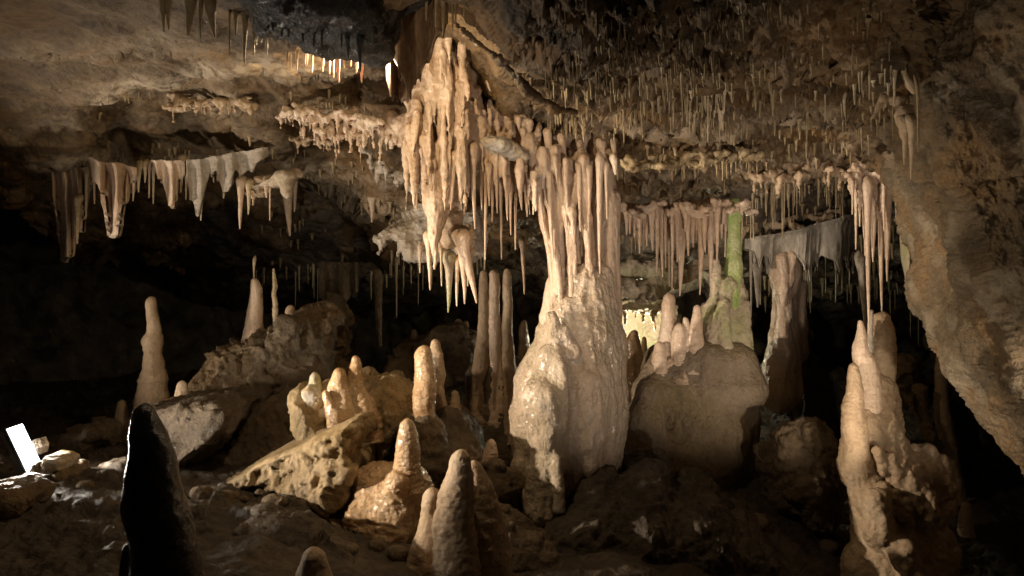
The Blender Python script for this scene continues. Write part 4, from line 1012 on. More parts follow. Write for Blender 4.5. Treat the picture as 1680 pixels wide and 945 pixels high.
stalagmite('stalagmite', 'small gold shoulder stub low between the white crust and the gold peaks', [(534, 640, 5), (536, 652, 8), (546, 675, 12), (552, 700, 15)], 4.72, M['calcite_gold'], 0.15, 0.05, sink=0.05)
def d_pit(v, n):
    top = sstep((n[:, 2] - 0.35) * 4)
    pit = (np.clip(0.5 - cells(v, 9, 3), 0, 1) + 0.6 * np.clip(0.5 - cells(v, 19, 3), 0, 1)) * (1 - top)
    return 0.03 * ridged(v, 3, 3) * (1 - 0.6 * top) + 0.05 * facets(v, 4) * (1 - top) + 0.02 * facets(v, 11) * (1 - top) - 0.12 * pit * sstep((gn(v * 3) + 0.25) * 3) + 0.012 * (1 - top) * ridged(v, 16, 3) + 0.005 * fbm(v, 30, 3)
o = sdf_mesh('boulder', [
    PL([(386, 785), (410, 768), (455, 742), (500, 722), (545, 702), (590, 684), (596, 700), (590, 722), (594, 748), (584, 780), (556, 798), (520, 812), (490, 800), (470, 786), (425, 790), (395, 792)], 4.62, 0.40, 0.025, -0.25, 0.10, k=0.03)],
    0.010, M['pitted'], d_pit)
recentre(o); tag(o, 'tilted ochre slab boulder with a smooth sloping top and a pitted front', 'boulder')
boulder('rubble', 'small dark broken stones beneath the pitted slab', [E(455, 838, 24, 10, 4.25, k=0.01), E(480, 835, 18, 14, 4.2, k=0.01), E(430, 830, 18, 9, 4.3, k=0.01), E(505, 842, 16, 10, 4.2, k=0.01), E(470, 820, 14, 12, 4.3, k=0.01)], M['darkrock'], 0.010, 0.7, 4, cat='rubble')
# mounds with stalagmites
boulder('flowstone_mound', 'broad dim mound carrying the blunt orange stalagmite', [
    PL([(640, 760), (660, 700), (690, 672), (730, 664), (762, 680), (790, 710), (800, 745), (780, 780), (700, 790)], 5.25, 0.4, 0.2, 0, 0.5), C(698, 712, 34, 702, 760, 54, 4.85, k=0.06), C(726, 690, 14, 740, 740, 30, 5.1, k=0.08)], M['boulder'], 0.014, 0.5, 2, cat='flowstone mound', disp=d_flow(1.4, 2, 1))
stalagmite('stalagmite', 'blunt glowing orange stalagmite on the dim mound', [(696, 566, 13), (697, 580, 15), (697, 600, 17), (696, 625, 18), (697, 650, 19), (697, 672, 18), (697, 690, 17)], 4.85, M['calcite_gold'], 0.08, 0.03, sink=0.06)
stalagmite('stalagmite', 'slim pale stalagmite just behind the blunt orange one', [(714, 556, 7), (717, 570, 9), (719, 590, 8), (722, 615, 8), (722, 635, 6), (726, 680, 12)], 5.15, M['calcite_tan'], 0.14, 0.06, sink=0.1)
stalagmite('stalagmite', 'faint small stub on the dim mound right of the orange stalagmite', [(746, 640, 5), (746, 652, 7), (748, 680, 12)], 5.3, M['calcite_tan'], 0.1, 0.05, sink=0.1)
def d_rim(v, n):
    return 0.018 * fbm(v, 5, 3) + 0.014 * (0.45 - cells(v * np.array([1, 1, 1.6], np.float32), 12)) + 0.010 * ridged(v * np.array([1, 1, 2.2], np.float32), 14, 3) + 0.004 * fbm(v, 45, 2)
o = sdf_mesh('flowstone_mound', [
    E(628, 800, 48, 40, 4.3, k=0.08), E(610, 830, 38, 40, 4.22, k=0.06), E(650, 835, 40, 45, 4.18, k=0.06), E(585, 855, 20, 24, 4.15, k=0.04), E(600, 800, 28, 30, 4.3, k=0.05), E(680, 815, 34, 50, 4.3, k=0.07), E(640, 870, 50, 20, 4.2, k=0.06), E(655, 795, 24, 22, 4.12, k=0.03), E(720, 850, 50, 40, 4.5, k=0.1)],
    0.0085, M['calcite_gold'], d_rim)
recentre(o); tag(o, 'glistening golden wet flowstone mound in the foreground with rippled sides', 'flowstone mound')
stalagmite('stalagmite', 'pointed glossy golden stalagmite on the wet golden mound', [(669, 686, 8), (668, 696, 12), (668, 715, 17), (669, 745, 21), (670, 770, 22), (671, 790, 22)], 4.15, M['calcite_gold'], 0.06, 0.03, sink=0.05)
boulder('flowstone_mound', 'small dim glossy knob left of the wet golden mound', [C(540, 828, 14, 536, 852, 22, 4.25, k=0.04), E(520, 860, 26, 16, 4.2, k=0.05), E(555, 866, 26, 20, 4.2, k=0.05)], M['calcite_tan'], 0.009, disp=d_flow(0.8, 5, 1), cat='flowstone mound')
stalagmite('stalagmite', 'narrow golden-lit stalagmite between the golden mound and the big tan stalagmite', [(709, 800, 13), (709, 808, 15), (708, 832, 15), (706, 850, 17), (704, 875, 24), (700, 905, 30), (700, 960, 36)], 3.9, M['calcite_tan'], 0.08, 0.04, sink=0.3)
stalagmite('stalagmite', 'big tan stalagmite in the lower foreground with a pointed shoulder', [(757, 737, 11), (756, 746, 14), (752, 780, 22), (749, 815, 29), (746, 850, 33), (746, 890, 35), (748, 945, 40), (750, 1050, 44)], 3.5, M['calcite_tan'], 0.08, 0.04, sink=0.3, fine=0.05, seg=64, nring=200)
stalagmite('stalagmite', 'broad brown shoulder merging behind the big tan foreground stalagmite', [(778, 755, 8), (778, 768, 14), (780, 800, 28), (784, 850, 42), (788, 900, 52), (790, 950, 58), (792, 1040, 64)], 3.66, M['calcite_tan'], 0.07, 0.03, sink=0.3, seg=64, nring=160)
stalagmite('stalagmite', 'tiny pale cone at the left foot of the bottle-shaped column', [(806, 720, 5), (806, 730, 9), (804, 742, 12), (803, 756, 14)], 4.7, M['calcite'], 0.08, 0.03, sink=0.05)
stalagmite('stalagmite', 'dim rounded stalagmite cut off by the bottom edge', [(513, 897, 10), (514, 910, 18), (516, 935, 26), (518, 980, 34), (520, 1040, 40)], 3.1, M['calcite_tan'], 0.08, 0.03, sink=0.3)
stalagmite('stalagmite', 'black silhouetted stalagmite towering in the left foreground with a glinting wet edge', [(238, 661, 12), (238, 680, 20), (242, 710, 31), (248, 745, 37), (251, 790, 45), (254, 830, 50), (262, 870, 50), (270, 910, 50), (274, 960, 58), (280, 1050, 74), (285, 1200, 90)], 2.3, M['unlit_black'], 0.05, 0.02, sink=0.3, seg=80, nring=220, fine=0.02)
stalagmite('stalagmite', 'little wet black stub at the foot of the black silhouetted stalagmite', [(212, 890, 5), (211, 905, 9), (209, 930, 12), (208, 970, 16), (206, 1050, 20)], 2.5, M['unlit_black'], 0.1, 0.03, sink=0.3)
# centre back: three slender candles
for (x, pts, mt, lb) in [(793, [(793, 443, 4.5), (793, 456, 7), (795, 480, 8), (793, 520, 9), (792, 560, 12), (790, 610, 16), (788, 680, 22)], 'calcite_tan', 'left of the three slender candle stalagmites behind the column, green tipped'),
                         (810, [(810, 442, 7.5), (810, 465, 9), (811, 490, 9), (812, 520, 11), (811, 560, 12), (812, 620, 16), (812, 680, 22)], 'calcite', 'thickest and ringed middle one of the three slender candle stalagmites'),
                         (832, [(832, 440, 6), (831, 465, 7.5), (832, 500, 8.5), (832, 540, 10), (833, 590, 13), (836, 660, 20)], 'calcite_tan', 'right and thinnest of the three slender candle stalagmites behind the column')]:
    stalagmite('stalagmite', lb, pts, 5.9, M[mt], 0.08, 0.06, sink=0.3)
stalactite(795, 405, 444, 4, 'short straw touching the tip of the left candle stalagmite', 'straw', d=5.9, flare=2)
boulder('flowstone_mound', 'dark brown mound from which the three slender stalagmites rise', [C(790, 620, 24, 790, 740, 38, 5.95, k=0.08), C(815, 610, 20, 818, 740, 40, 5.95, k=0.08), C(842, 600, 14, 850, 740, 36, 6.0, k=0.08)], M['boulder'], 0.016, cat='flowstone mound', disp=d_flow(1.3, 7, 0.5))
boulder('boulder', 'dim boulder heap far behind the orange stalagmite', [PL([(640, 600), (655, 565), (700, 560), (720, 545), (755, 535), (780, 550), (790, 620), (720, 640), (650, 630)], 7.3, 0.4, 0.12)], M['boulder'], 0.022, 1.1, 3)
for (x, y, r) in [(735, 535, 6), (752, 523, 8), (764, 526, 6), (715, 540, 6), (679, 540, 6)]:
    stalagmite('stalagmite', 'small rounded stub on the dim far boulder heap', [(x, y, r * .7), (x, y + 8, r), (x, y + 24, r * 1.3)], 7.2, M['calcite_tan'], 0.1, 0.04, sink=0.2, group='stubs on the far boulder heap', seg=20, nring=40)
stalagmite('stalagmite', 'dark amber stalagmite in the gap left of the column neck', [(860, 525, 4), (860, 540, 8), (860, 560, 9), (858, 580, 11), (858, 620, 16)], 7.4, M['calcite_gold'], 0.08, 0.04, sink=0.3)
stalagmite('stalagmite', 'orange brown pointed stalagmite in front of the rear lamp', [(1041, 541, 5), (1040, 556, 11), (1039, 580, 15), (1038, 610, 18), (1036, 660, 22)], 6.6, M['calcite_gold'], 0.08, 0.04, sink=0.3)
stalagmite('stalagmite', 'small dark spike right of the brown one before the rear lamp', [(1057, 552, 3), (1057, 565, 5), (1057, 590, 7), (1057, 620, 10)], 6.9, M['calcite_gold'], 0.08, 0.04, sink=0.3)
stalagmite('stalagmite', 'faint short stalagmite at the left foot of the slim beige one', [(200, 656, 6), (201, 675, 10), (203, 710, 18)], 5.9, M['calcite_tan'], 0.08, 0.04, sink=0.3)
# group right of the column
boulder('flowstone_mound', 'big rounded brown grey flowstone mound under the green column', [
    C(1140, 640, 86, 1150, 720, 82, 6.1, k=0.15), C(1150, 720, 80, 1160, 770, 62, 6.0, k=0.1), C(1180, 640, 60, 1175, 720, 62, 6.1, k=0.1), C(1165, 770, 52, 1180, 812, 26, 5.8, k=0.1), C(1070, 650, 26, 1044, 745, 24, 5.75, k=0.08), C(1060, 690, 30, 1060, 800, 40, 5.7, k=0.08), C(1215, 680, 26, 1190, 800, 34, 5.9, k=0.08), C(1200, 600, 40, 1200, 680, 44, 6.15, k=0.08), C(1100, 600, 44, 1080, 640, 34, 6.1, k=0.08),
    C(1100, 760, 50, 1080, 820, 50, 5.8, k=0.1), C(1150, 598, 40, 1205, 596, 30, 5.9, k=0.08)] + [C(x_, 590, 15, x_ + dx_, 640, 30, 5.92, 5.85, k=0.07) for x_, dx_ in ((1082, -14), (1098, -2), (1116, 0), (1141, 2), (1168, 2), (1200, 6), (1222, 8))], M['mound'], 0.012, cat='flowstone mound', disp=lambda v, n: 0.018 * fbm(v * np.array([1, 1, 0.4], np.float32), 4.5, 3, 0.5, 8) + 0.010 * ridged(v * np.array([1, 1, 0.22], np.float32), 11, 3, 0.55, 2) + 0.003 * fbm(v, 45, 2))
stalagmite('stalagmite', 'tall rounded finger stalagmite left of the green column, under the bright fringe', [(1098, 480, 8), (1098, 500, 11), (1097, 530, 13), (1096, 560, 18), (1092, 600, 28)], 5.95, M['calcite'], 0.08, 0.04, sink=0.1)
for (pts, lb) in [([(1115, 530, 7), (1116, 550, 11), (1115, 575, 14), (1114, 606, 18)], 'short pink finger between the tall finger and the green column'), ([(1144, 500, 6), (1144, 515, 8), (1142, 545, 12), (1141, 590, 18)], 'short finger stalagmite touching the foot of the green column'),
                  ([(1082, 560, 6), (1082, 575, 10), (1080, 605, 16)], 'small rounded lump in front of the tall finger stalagmite'), ([(1124, 520, 4), (1125, 535, 6), (1126, 580, 10)], 'slimmest pink finger on the mound of the green column'), ([(1100, 586, 8), (1100, 598, 12), (1099, 615, 14)], 'low ball-shaped knob on the front of the green column mound')]:
    stalagmite('stalagmite', lb, pts, 5.84, M['calcite'], 0.1, 0.05, sink=0.1, skirt=1.5)
g = thing('stone_column', 'slender green algae stained column on a lumpy pink foot right of the middle', 'column', tuple(P(1190, 600, 6.0)))
def gch(o): o.parent = g; o.location = Vector(o.location) - Vector(g.location); return o
gch(sdf_mesh('shaft', [C(1205, 338, 13, 1206, 354, 10, 6.0, k=0.03), C(1206, 350, 9, 1204, 440, 13, 6.0, k=0.04), C(1204, 440, 13, 1196, 500, 20, 6.0, k=0.04)], 0.008, M['green'], d_flow(0.5, 5, 0.6)))
gch(sdf_mesh('foot', [C(1190, 470, 18, 1186, 580, 26, 6.0, k=0.06), C(1206, 460, 12, 1212, 580, 18, 6.0, k=0.05), C(1160, 505, 11, 1160, 590, 20, 6.0, k=0.05), C(1176, 440, 5, 1168, 510, 10, 5.95, k=0.03), C(1217, 480, 8, 1217, 560, 9, 6.0, k=0.05), C(1205, 540, 20, 1200, 606, 28, 6.0, k=0.05), C(1172, 520, 14, 1168, 606, 22, 5.92, k=0.03), C(1188, 500, 11, 1190, 600, 16, 5.86, k=0.025), C(1222, 500, 8, 1226, 590, 14, 5.95, k=0.03), C(1150, 560, 14, 1145, 604, 24, 6.0, k=0.06), C(1174, 430, 4, 1172, 470, 7, 5.95, k=0.02)], 0.009, M['greenish'], d_flow(0.9, 5, 0.6)))
o = boulder('stone_column', 'stout pinkish folded column below the grey scalloped curtain', [C(1287, 400, 30, 1288, 450, 26, 6.9, k=0.06), C(1275, 430, 16, 1292, 520, 12, 6.8, k=0.03), C(1302, 430, 12, 1300, 480, 7, 6.75, k=0.03), C(1290, 450, 22, 1284, 580, 22, 6.95, k=0.05), C(1310, 470, 12, 1308, 580, 16, 7.0, k=0.04), C(1290, 480, 12, 1282, 570, 14, 6.8, k=0.03), C(1284, 560, 24, 1280, 640, 36, 6.9, k=0.07), C(1268, 420, 9, 1276, 480, 4, 6.7, k=0.02), C(1284, 425, 10, 1288, 500, 5, 6.66, k=0.02), C(1300, 420, 9, 1296, 470, 4, 6.66, k=0.02), C(1258, 400, 12, 1320, 398, 14, 6.8, k=0.04)],
            M['calcite'], 0.011, cat='column', disp=d_flow(0.9, 12, 0.4))
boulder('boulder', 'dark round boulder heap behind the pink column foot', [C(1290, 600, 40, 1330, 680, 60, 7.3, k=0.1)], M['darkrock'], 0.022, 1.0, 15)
boulder('boulder', 'dark brown folded boulder between the grey mound and the right formation', [C(1310, 730, 40, 1320, 800, 46, 5.5, k=0.1), C(1345, 730, 30, 1350, 830, 26, 5.4, k=0.1), C(1255, 740, 18, 1290, 800, 30, 5.5, k=0.1), C(1320, 800, 40, 1350, 860, 20, 5.3, k=0.1), C(1290, 720, 22, 1300, 760, 26, 5.3, k=0.06)], M['boulder'], 0.014, 1.0, 11, disp=d_flow(1.8, 11, 1))
# right formation
boulder('flowstone_mound', 'big cream flowstone cascade on the right side spilling down to the right', [
    C(1440, 640, 30, 1440, 740, 46, 5.0, k=0.08), C(1425, 740, 40, 1480, 790, 40, 5.0, k=0.08), C(1480, 780, 46, 1520, 800, 38, 5.0, k=0.08), C(1520, 760, 26, 1545, 830, 20, 5.0, k=0.06), C(1440, 830, 26, 1442, 880, 20, 4.75, k=0.05), C(1470, 830, 46, 1490, 920, 50, 5.0, k=0.08),
    C(1480, 900, 18, 1490, 935, 14, 4.7, k=0.05), C(1540, 905, 12, 1548, 925, 8, 4.9, k=0.05), C(1420, 690, 22, 1412, 770, 30, 4.9, k=0.06), C(1412, 760, 28, 1440, 860, 34, 4.9, k=0.07), C(1440, 840, 34, 1470, 960, 50, 4.9, k=0.07), C(1545, 840, 12, 1528, 868, 4, 4.95, k=0.04), C(1430, 860, 26, 1450, 1000, 50, 4.95, k=0.08), C(1500, 900, 46, 1510, 1010, 60, 4.95, k=0.08), C(1500, 770, 36, 1520, 900, 34, 5.1, k=0.08), C(1542, 770, 18, 1556, 820, 14, 5.0, k=0.05), C(1436, 820, 20, 1440, 870, 24, 4.66, k=0.04), C(1480, 905, 22, 1500, 950, 22, 4.62, k=0.05), C(1552, 880, 8, 1560, 915, 16, 4.9, k=0.05), C(1560, 800, 12, 1540, 870, 6, 4.9, k=0.03), C(1420, 930, 40, 1450, 1080, 70, 4.9, k=0.08), C(1520, 950, 40, 1530, 1080, 70, 4.9, k=0.08)] +
    [C(1440 + i * 14 + (i % 2) * 6, 740 + i * 12, 11, 1452 + i * 15, 775 + i * 14, 8, 4.72, k=0.025) for i in range(7)] + [C(1450 + i * 17, 800 + (i % 3) * 12, 10, 1462 + i * 16, 838 + (i % 3) * 10, 7, 4.72, k=0.025) for i in range(5)], M['calcite_tan'], 0.0105, cat='flowstone mound', disp=d_flow(1.1, 15, 0.8))
stalagmite('stalagmite', 'flat-topped ribbed stalagmite on the right under the longest stalactite', [(1449, 511, 11), (1448, 516, 14), (1448, 540, 17), (1449, 570, 18), (1450, 600, 19), (1448, 640, 20), (1446, 690, 21), (1446, 740, 22)], 5.0, M['calcite_tan'], 0.08, 0.06, sink=0.1, fine=0.05)
stalagmite('stalagmite', 'broad pale stalagmite fused left of the flat-topped one, with a pointed top', [(1411, 525, 3), (1413, 545, 8), (1413, 570, 13), (1417, 590, 17), (1424, 620, 17), (1428, 660, 20), (1426, 720, 22)], 4.92, M['calcite'], 0.08, 0.05, sink=0.1)
stalagmite('stalagmite', 'lower tan stalagmite in front at the left of the right pair', [(1400, 595, 6), (1400, 612, 10), (1402, 640, 13), (1401, 665, 17), (1403, 700, 20), (1405, 745, 22)], 4.84, M['calcite_tan'], 0.07, 0.04, sink=0.1)
stalagmite('stalagmite', 'thin dark spike touching the tip of the longest right needle', [(1430, 508, 3), (1429, 530, 4.5), (1426, 565, 6)], 4.9, M['grey'], 0.07, 0.05, sink=0.05, seg=20, nring=40)
for (x, y, r, lb) in [(1500, 727, 9, 'left and lowest of the three round knobs on the right flowstone cascade'), (1525, 728, 10, 'middle round knob on the right flowstone cascade'), (1548, 745, 9, 'right-hand knob on the outer rim of the right flowstone cascade')]:
    stalagmite('stalagmite', lb, [(x, y, r * .8), (x, y + 12, r * 1.1), (x, y + 34, r * 1.5), (x - 4, y + 60, r * 1.8)], 4.95, M['calcite'], 0.1, 0.04, sink=0.1)
boulder('boulder', 'dim rounded boulder behind the flat-topped stalagmite', [E(1480, 612, 26, 30, 6.2, k=0.06), E(1500, 640, 24, 30, 6.3, k=0.06), C(1480, 640, 10, 1515, 700, 8, 5.9, k=0.04), C(1510, 640, 10, 1530, 730, 8, 5.9, k=0.04)], M['boulder'], 0.014, 0.9, 18)
stalagmite('stone_column', 'tall dim slender column in the shadow before the right wall', [(1545, 530, 6), (1546, 560, 7), (1544, 600, 9), (1546, 650, 11), (1550, 720, 15), (1556, 780, 20)], 6.0, M['calcite_tan'], 0.12, 0.06, sink=0.2, cat='column')
stalagmite('stalagmite', 'dim pale cone low in the dark beside the right wall', [(1586, 822, 5), (1586, 832, 8), (1586, 850, 10), (1586, 890, 14)], 5.6, M['calcite'], 0.08, 0.04, sink=0.2)
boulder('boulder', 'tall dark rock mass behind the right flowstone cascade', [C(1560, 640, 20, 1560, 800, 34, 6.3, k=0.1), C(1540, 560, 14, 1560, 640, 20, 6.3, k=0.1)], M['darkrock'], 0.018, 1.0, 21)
# far column silhouettes in the black gap, left-centre; darker colour stands in for shade
stalagmite('stone_column', 'dim thin pillar in the black gap left of the central drapes', [(620, 440, 5), (620, 455, 8), (621, 480, 6.5), (621, 520, 6), (622, 566, 4)], 8.0, M['boulder'], 0.1, 0.05, sink=0.01, cat='column')
curtain('stone_curtain', 'dim wide brown curtain in the dark above the cracked left boulder', [(524, 430, 490), (545, 430, 500), (565, 430, 495), (588, 430, 480)], 8.2, M['boulder'], (0.12, 0.08), 2, 0.08, teeth=(3, 6), seed=9)

# ================================================================== LAMP AND ITS STONES
LP = Vector(P(40, 735, 4.1))
lampo = thing('flood_lamp', 'switched-on rectangular white flood lamp leaning on white stones at the left', 'lamp', tuple(LP))
# face normal: toward the column and a little toward the viewer
lampo.rotation_euler = (0, R(-24), R(6))
obj('housing', box_me('housing', 0.035, 0.158, 0.258, plain_mat('lamp housing', (0.03, 0.03, 0.03), 0.4), loc=(-0.026, 0, 0)), lampo)
obj('lens', box_me('lens', 0.008, 0.15, 0.25, plain_mat('lit lens', (0.9, 0.9, 0.9), 0.4, 0, 9, COOL), 0.002, loc=(0.002, 0, 0)), lampo)
obj('frame', box_me('frame', 0.012, 0.166, 0.266, plain_mat('lamp rim', (0.10, 0.10, 0.10), 0.35, 0.6), 0.003, (-0.006, 0, 0)), lampo)
obj('bracket', box_me('bracket', 0.03, 0.20, 0.02, plain_mat('lamp bracket', (0.08, 0.08, 0.08), 0.4, 0.8), loc=(-0.05, 0, -0.15)), lampo)
def cable_me():
    pts_ = [(-0.04, 0.0, -0.12), (-0.07, 0.03, -0.17), (-0.12, 0.02, -0.21), (-0.22, -0.05, -0.22), (-0.34, -0.02, -0.21), (-0.5, -0.1, -0.22)]
    v_ = []; A_ = 8
    for p_ in pts_:
        for a_ in range(A_):
            v_.append((p_[0] + 0.002 * math.cos(a_), p_[1] + 0.006 * math.cos(a_ * math.pi / 4), p_[2] + 0.006 * math.sin(a_ * math.pi / 4)))
    q_ = [(k * A_ + a, k * A_ + (a + 1) % A_, (k + 1) * A_ + (a + 1) % A_, (k + 1) * A_ + a) for k in range(len(pts_) - 1) for a in range(A_)]
    return mesh_np('cable', v_, q_, plain_mat('black cable', (0.02, 0.02, 0.02), 0.5))
obj('cable', cable_me(), lampo)
al = bpy.data.lights.new('lamp_beam', 'AREA'); al.shape = 'RECTANGLE'; al.size = 0.25; al.size_y = 0.15; al.energy = 36; al.color = (1.0, 0.90, 0.76)
ao = bpy.data.objects.new('lamp_beam', al); COL.objects.link(ao); ao.parent = lampo; ao.location = (0.012, 0, 0); ao.rotation_euler = (0, R(-90), 0)
boulder('stone', 'white angular stone glaring in front of the flood lamp', [PL([(60, 770), (66, 752), (84, 744), (104, 746), (116, 752), (112, 768), (90, 774)], 4.0, 0.10, 0.02)], M['whitegrey'], 0.007, 0.35, 2, cat='stone')
boulder('stone', 'small pale stone wedged behind the flood lamp', [PL([(52, 750), (54, 722), (66, 716), (74, 730), (72, 746)], 4.25, 0.07, 0.02)], M['whitegrey'], 0.007, 0.3, 4, cat='stone')
boulder('stone', 'dark brown stone beneath the white one at the lamp', [PL([(36, 790), (50, 775), (80, 770), (120, 768), (126, 782), (90, 796), (50, 800)], 4.05, 0.14, 0.03)], M['boulder'], 0.009, 0.4, 6, cat='stone')
boulder('boulder', 'dim smooth rounded boulder in the lower left under the lamp', [PL([(-40, 860), (-20, 800), (20, 790), (50, 796), (62, 808), (54, 830), (20, 850)], 3.5, 0.2, 0.10)], M['boulder'], 0.010, 0.35, 9)
boulder('boulder', 'brown rock edge jutting in from the left side above the lamp', [PL([(-110, 700), (-110, 630), (-40, 632), (-26, 640), (-22, 665), (-32, 690)], 3.9, 0.12, 0.05)], M['darkrock'], 0.012, 0.6, 10)
boulder('boulder', 'dim angular boulder in the dark behind the flood lamp', [PL([(90, 750), (100, 715), (140, 703), (175, 708), (165, 740), (130, 770)], 5.6, 0.25, 0.06)], M['boulder'], 0.014, 0.8, 31)
boulder('rock_ledge', 'low rough rock ledge on the ground between the lamp and the unlit black stalagmite', [PL([(130, 785), (150, 772), (190, 768), (204, 775), (210, 800), (180, 802), (150, 796)], 4.2, 0.2, 0.05, 0, 0.3)], M['floor'], 0.011, 0.5, 13, cat='rock ledge')
boulder('rock_ledge', 'brown undulating rock bank in the lower left, before the pitted slab', [PL([(296, 960), (300, 830), (330, 826), (400, 838), (440, 832), (480, 848), (540, 872), (580, 900), (600, 960)], 3.9, 0.35, 0.10, 0.2, 0.9)], M['floor'], 0.012, 0.9, 17, cat='rock bank')

# ================================================================== SODA STRAWS
PROTO = []
for k in range(7):
    pts = []
    sd = random.random() * 50
    for i in range(9):
        t = i / 8
        r = 0.55 + 0.45 * t ** 1.2
        if t > 0.85: r *= 1 + 4 * (t - 0.85)
        if k % 3 == 1: r *= 1 + 0.35 * math.sin(t * 9 + k)
        pts.append((np.array([0.5 * math.sin(k + 2.4 * t) * (1 - t), 0.3 * math.cos(k + 2 * t) * (1 - t), -1 + t]), r))
    pts.append((np.array([0, 0, 0.12]), 1.9))
    v, q = lathe(pts, 7, 18, 0.16, 0.05, sd)
    v[:18, :] = v[:18, :]
    PROTO.append((v, q))
SM = {}
def straw(px, py, Lpx, wpx, mat, label, group, trees=None, d=None):
    if d is None:
        hp = cast(px, py, trees or [BV_C, BV_R])
        if hp is None: return
        top = np.array(hp)
    else: top = P(px, py, d)
    s = top[1] / F
    k = random.randrange(len(PROTO))
    if (k, mat) not in SM: SM[(k, mat)] = mesh_np('soda_straw', PROTO[k][0], PROTO[k][1], M[mat])
    o = obj('soda_straw', SM[(k, mat)], None, Vector(top.tolist()))
    o.scale = (wpx / 2 * s, wpx / 2 * s, Lpx * s)
    o.rotation_euler = (0, 0, random.random() * 6)
    tag(o, label, 'soda straw', group)

def zone(n, x0, x1, yf, Lr, wr, mat, label, group, clump=0, **kw):
    cs = [random.uniform(x0, x1) for _ in range(clump)] if clump else None
    for i in range(n):
        x = random.gauss(random.choice(cs), (x1 - x0) * 0.035) if cs and random.random() < 0.7 else random.uniform(x0, x1)
        L = random.uniform(*Lr) * random.choice([0.3, 0.5, 0.75, 1, 1, 1.35])
        straw(x, yf(x), L, random.uniform(*wr) * random.choice([0.75, 1, 1, 1.3]), mat, label, group, **kw)
U = random.uniform
zone(18, 1090, 1185, lambda x: 150 + U(-12, 22), (24, 50), (3.4, 5.2), 'straw', 'stout pale straw hanging in the low patch of the dark roof', 'stout straws in the low roof patch', 3)
zone(26, 960, 1180, lambda x: U(20, 75), (14, 48), (2.6, 4.2), 'straw_dark', 'brown soda straw high on the dark roof above the right half', 'straws high on the dark roof', 6)
zone(44, 1050, 1200, lambda x: U(112, 190), (16, 46), (2.6, 4.4), 'straw', 'yellowish soda straw in the dense patch on the dark roof right of the column head', 'straws in the dense roof patch', 7)
zone(14, 1195, 1300, lambda x: U(-15, 40), (14, 50), (2.6, 4.6), 'straw_dark', 'soda straw at the top edge of the right roof', 'straws at the top edge of the roof', 4)
zone(22, 1275, 1470, lambda x: U(95, 165), (18, 50), (2.6, 4.4), 'straw', 'yellow soda straw on the roof near the right wall', 'straws near the right wall', 6)
zone(12, 1380, 1470, lambda x: U(170, 235), (20, 60), (2.4, 3.6), 'straw_dark', 'dim soda straw above the long needle bundle', 'straws above the needle bundle')
zone(22, 1020, 1260, lambda x: 262 + U(-8, 10), (14, 40), (2.4, 4), 'straw_dark', 'dim straw on the middle ledge of the roof right of the column', 'straws on the middle roof ledge')
zone(46, 1232, 1402, lambda x: 318 - (x - 1232) * 0.14 + U(-18, 6), (24, 62), (2.4, 4), 'straw', 'pale straw of the dense row between the green column and the long needles', 'dense straw row over the grey curtain')
zone(12, 1200, 1245, lambda x: U(325, 345), (24, 70), (2.4, 4), 'straw', 'straw beside the head of the green column', 'straws by the green column head')
zone(20, 1300, 1420, lambda x: U(415, 450), (50, 95), (2.2, 3.4), 'straw', 'far thin straw in the dark under the grey curtain', 'far straws under the grey curtain')
zone(16, 1460, 1560, lambda x: U(440, 500), (24, 70), (2.4, 3.6), 'straw', 'far straw in the dark gap before the right wall', 'far straws in the right gap')
zone(14, 1250, 1300, lambda x: U(530, 545), (18, 34), (3, 4), 'straw', 'straw in the small lit niche behind the pink column', 'straws behind the pink column')
zone(16, 640, 790, lambda x: U(408, 436), (20, 70), (2.2, 3.4), 'straw', 'thin straw under the rock ledge behind the central drapes', 'straws behind the central drapes')
zone(24, 410, 740, lambda x: 444 + U(-14, 2), (22, 60), (2.2, 3.6), 'straw', 'faint straw on the roof lip over the black gap', 'straws over the black gap')
zone(12, 545, 640, lambda x: U(175, 225), (25, 75), (2.2, 3.4), 'straw', 'thin pale straw on the bright fringe under the roof lamp', 'straws on the bright fringe')
M['niche'] = M['rear']
boulder('rock_ledge', 'green lit rock lip arching over the niche of the rear lamp', [C(1010, 468, 12, 1060, 478, 14, 7.2, k=0.05), C(1060, 478, 14, 1120, 450, 14, 7.2, k=0.05), C(1120, 450, 12, 1160, 430, 14, 7.3), E(1060, 440, 60, 22, 7.5, k=0.05)], M['greenish'], 0.013, 0.8, 24, cat='rock ledge')
crust_row(1022, 1090, 505, 8.0, 'lime green dripstone glowing over the rear lamp', 10, 61, (12, 50), mat='greenish')
boulder('rock_ledge', 'bright rock lining behind the rear lamp niche', [PL([(1000, 640), (1000, 500), (1040, 490), (1110, 500), (1130, 640)], 8.9, 0.2, 0.08)], M['greenish'], 0.02, 0.8, 26, cat='rock lining')

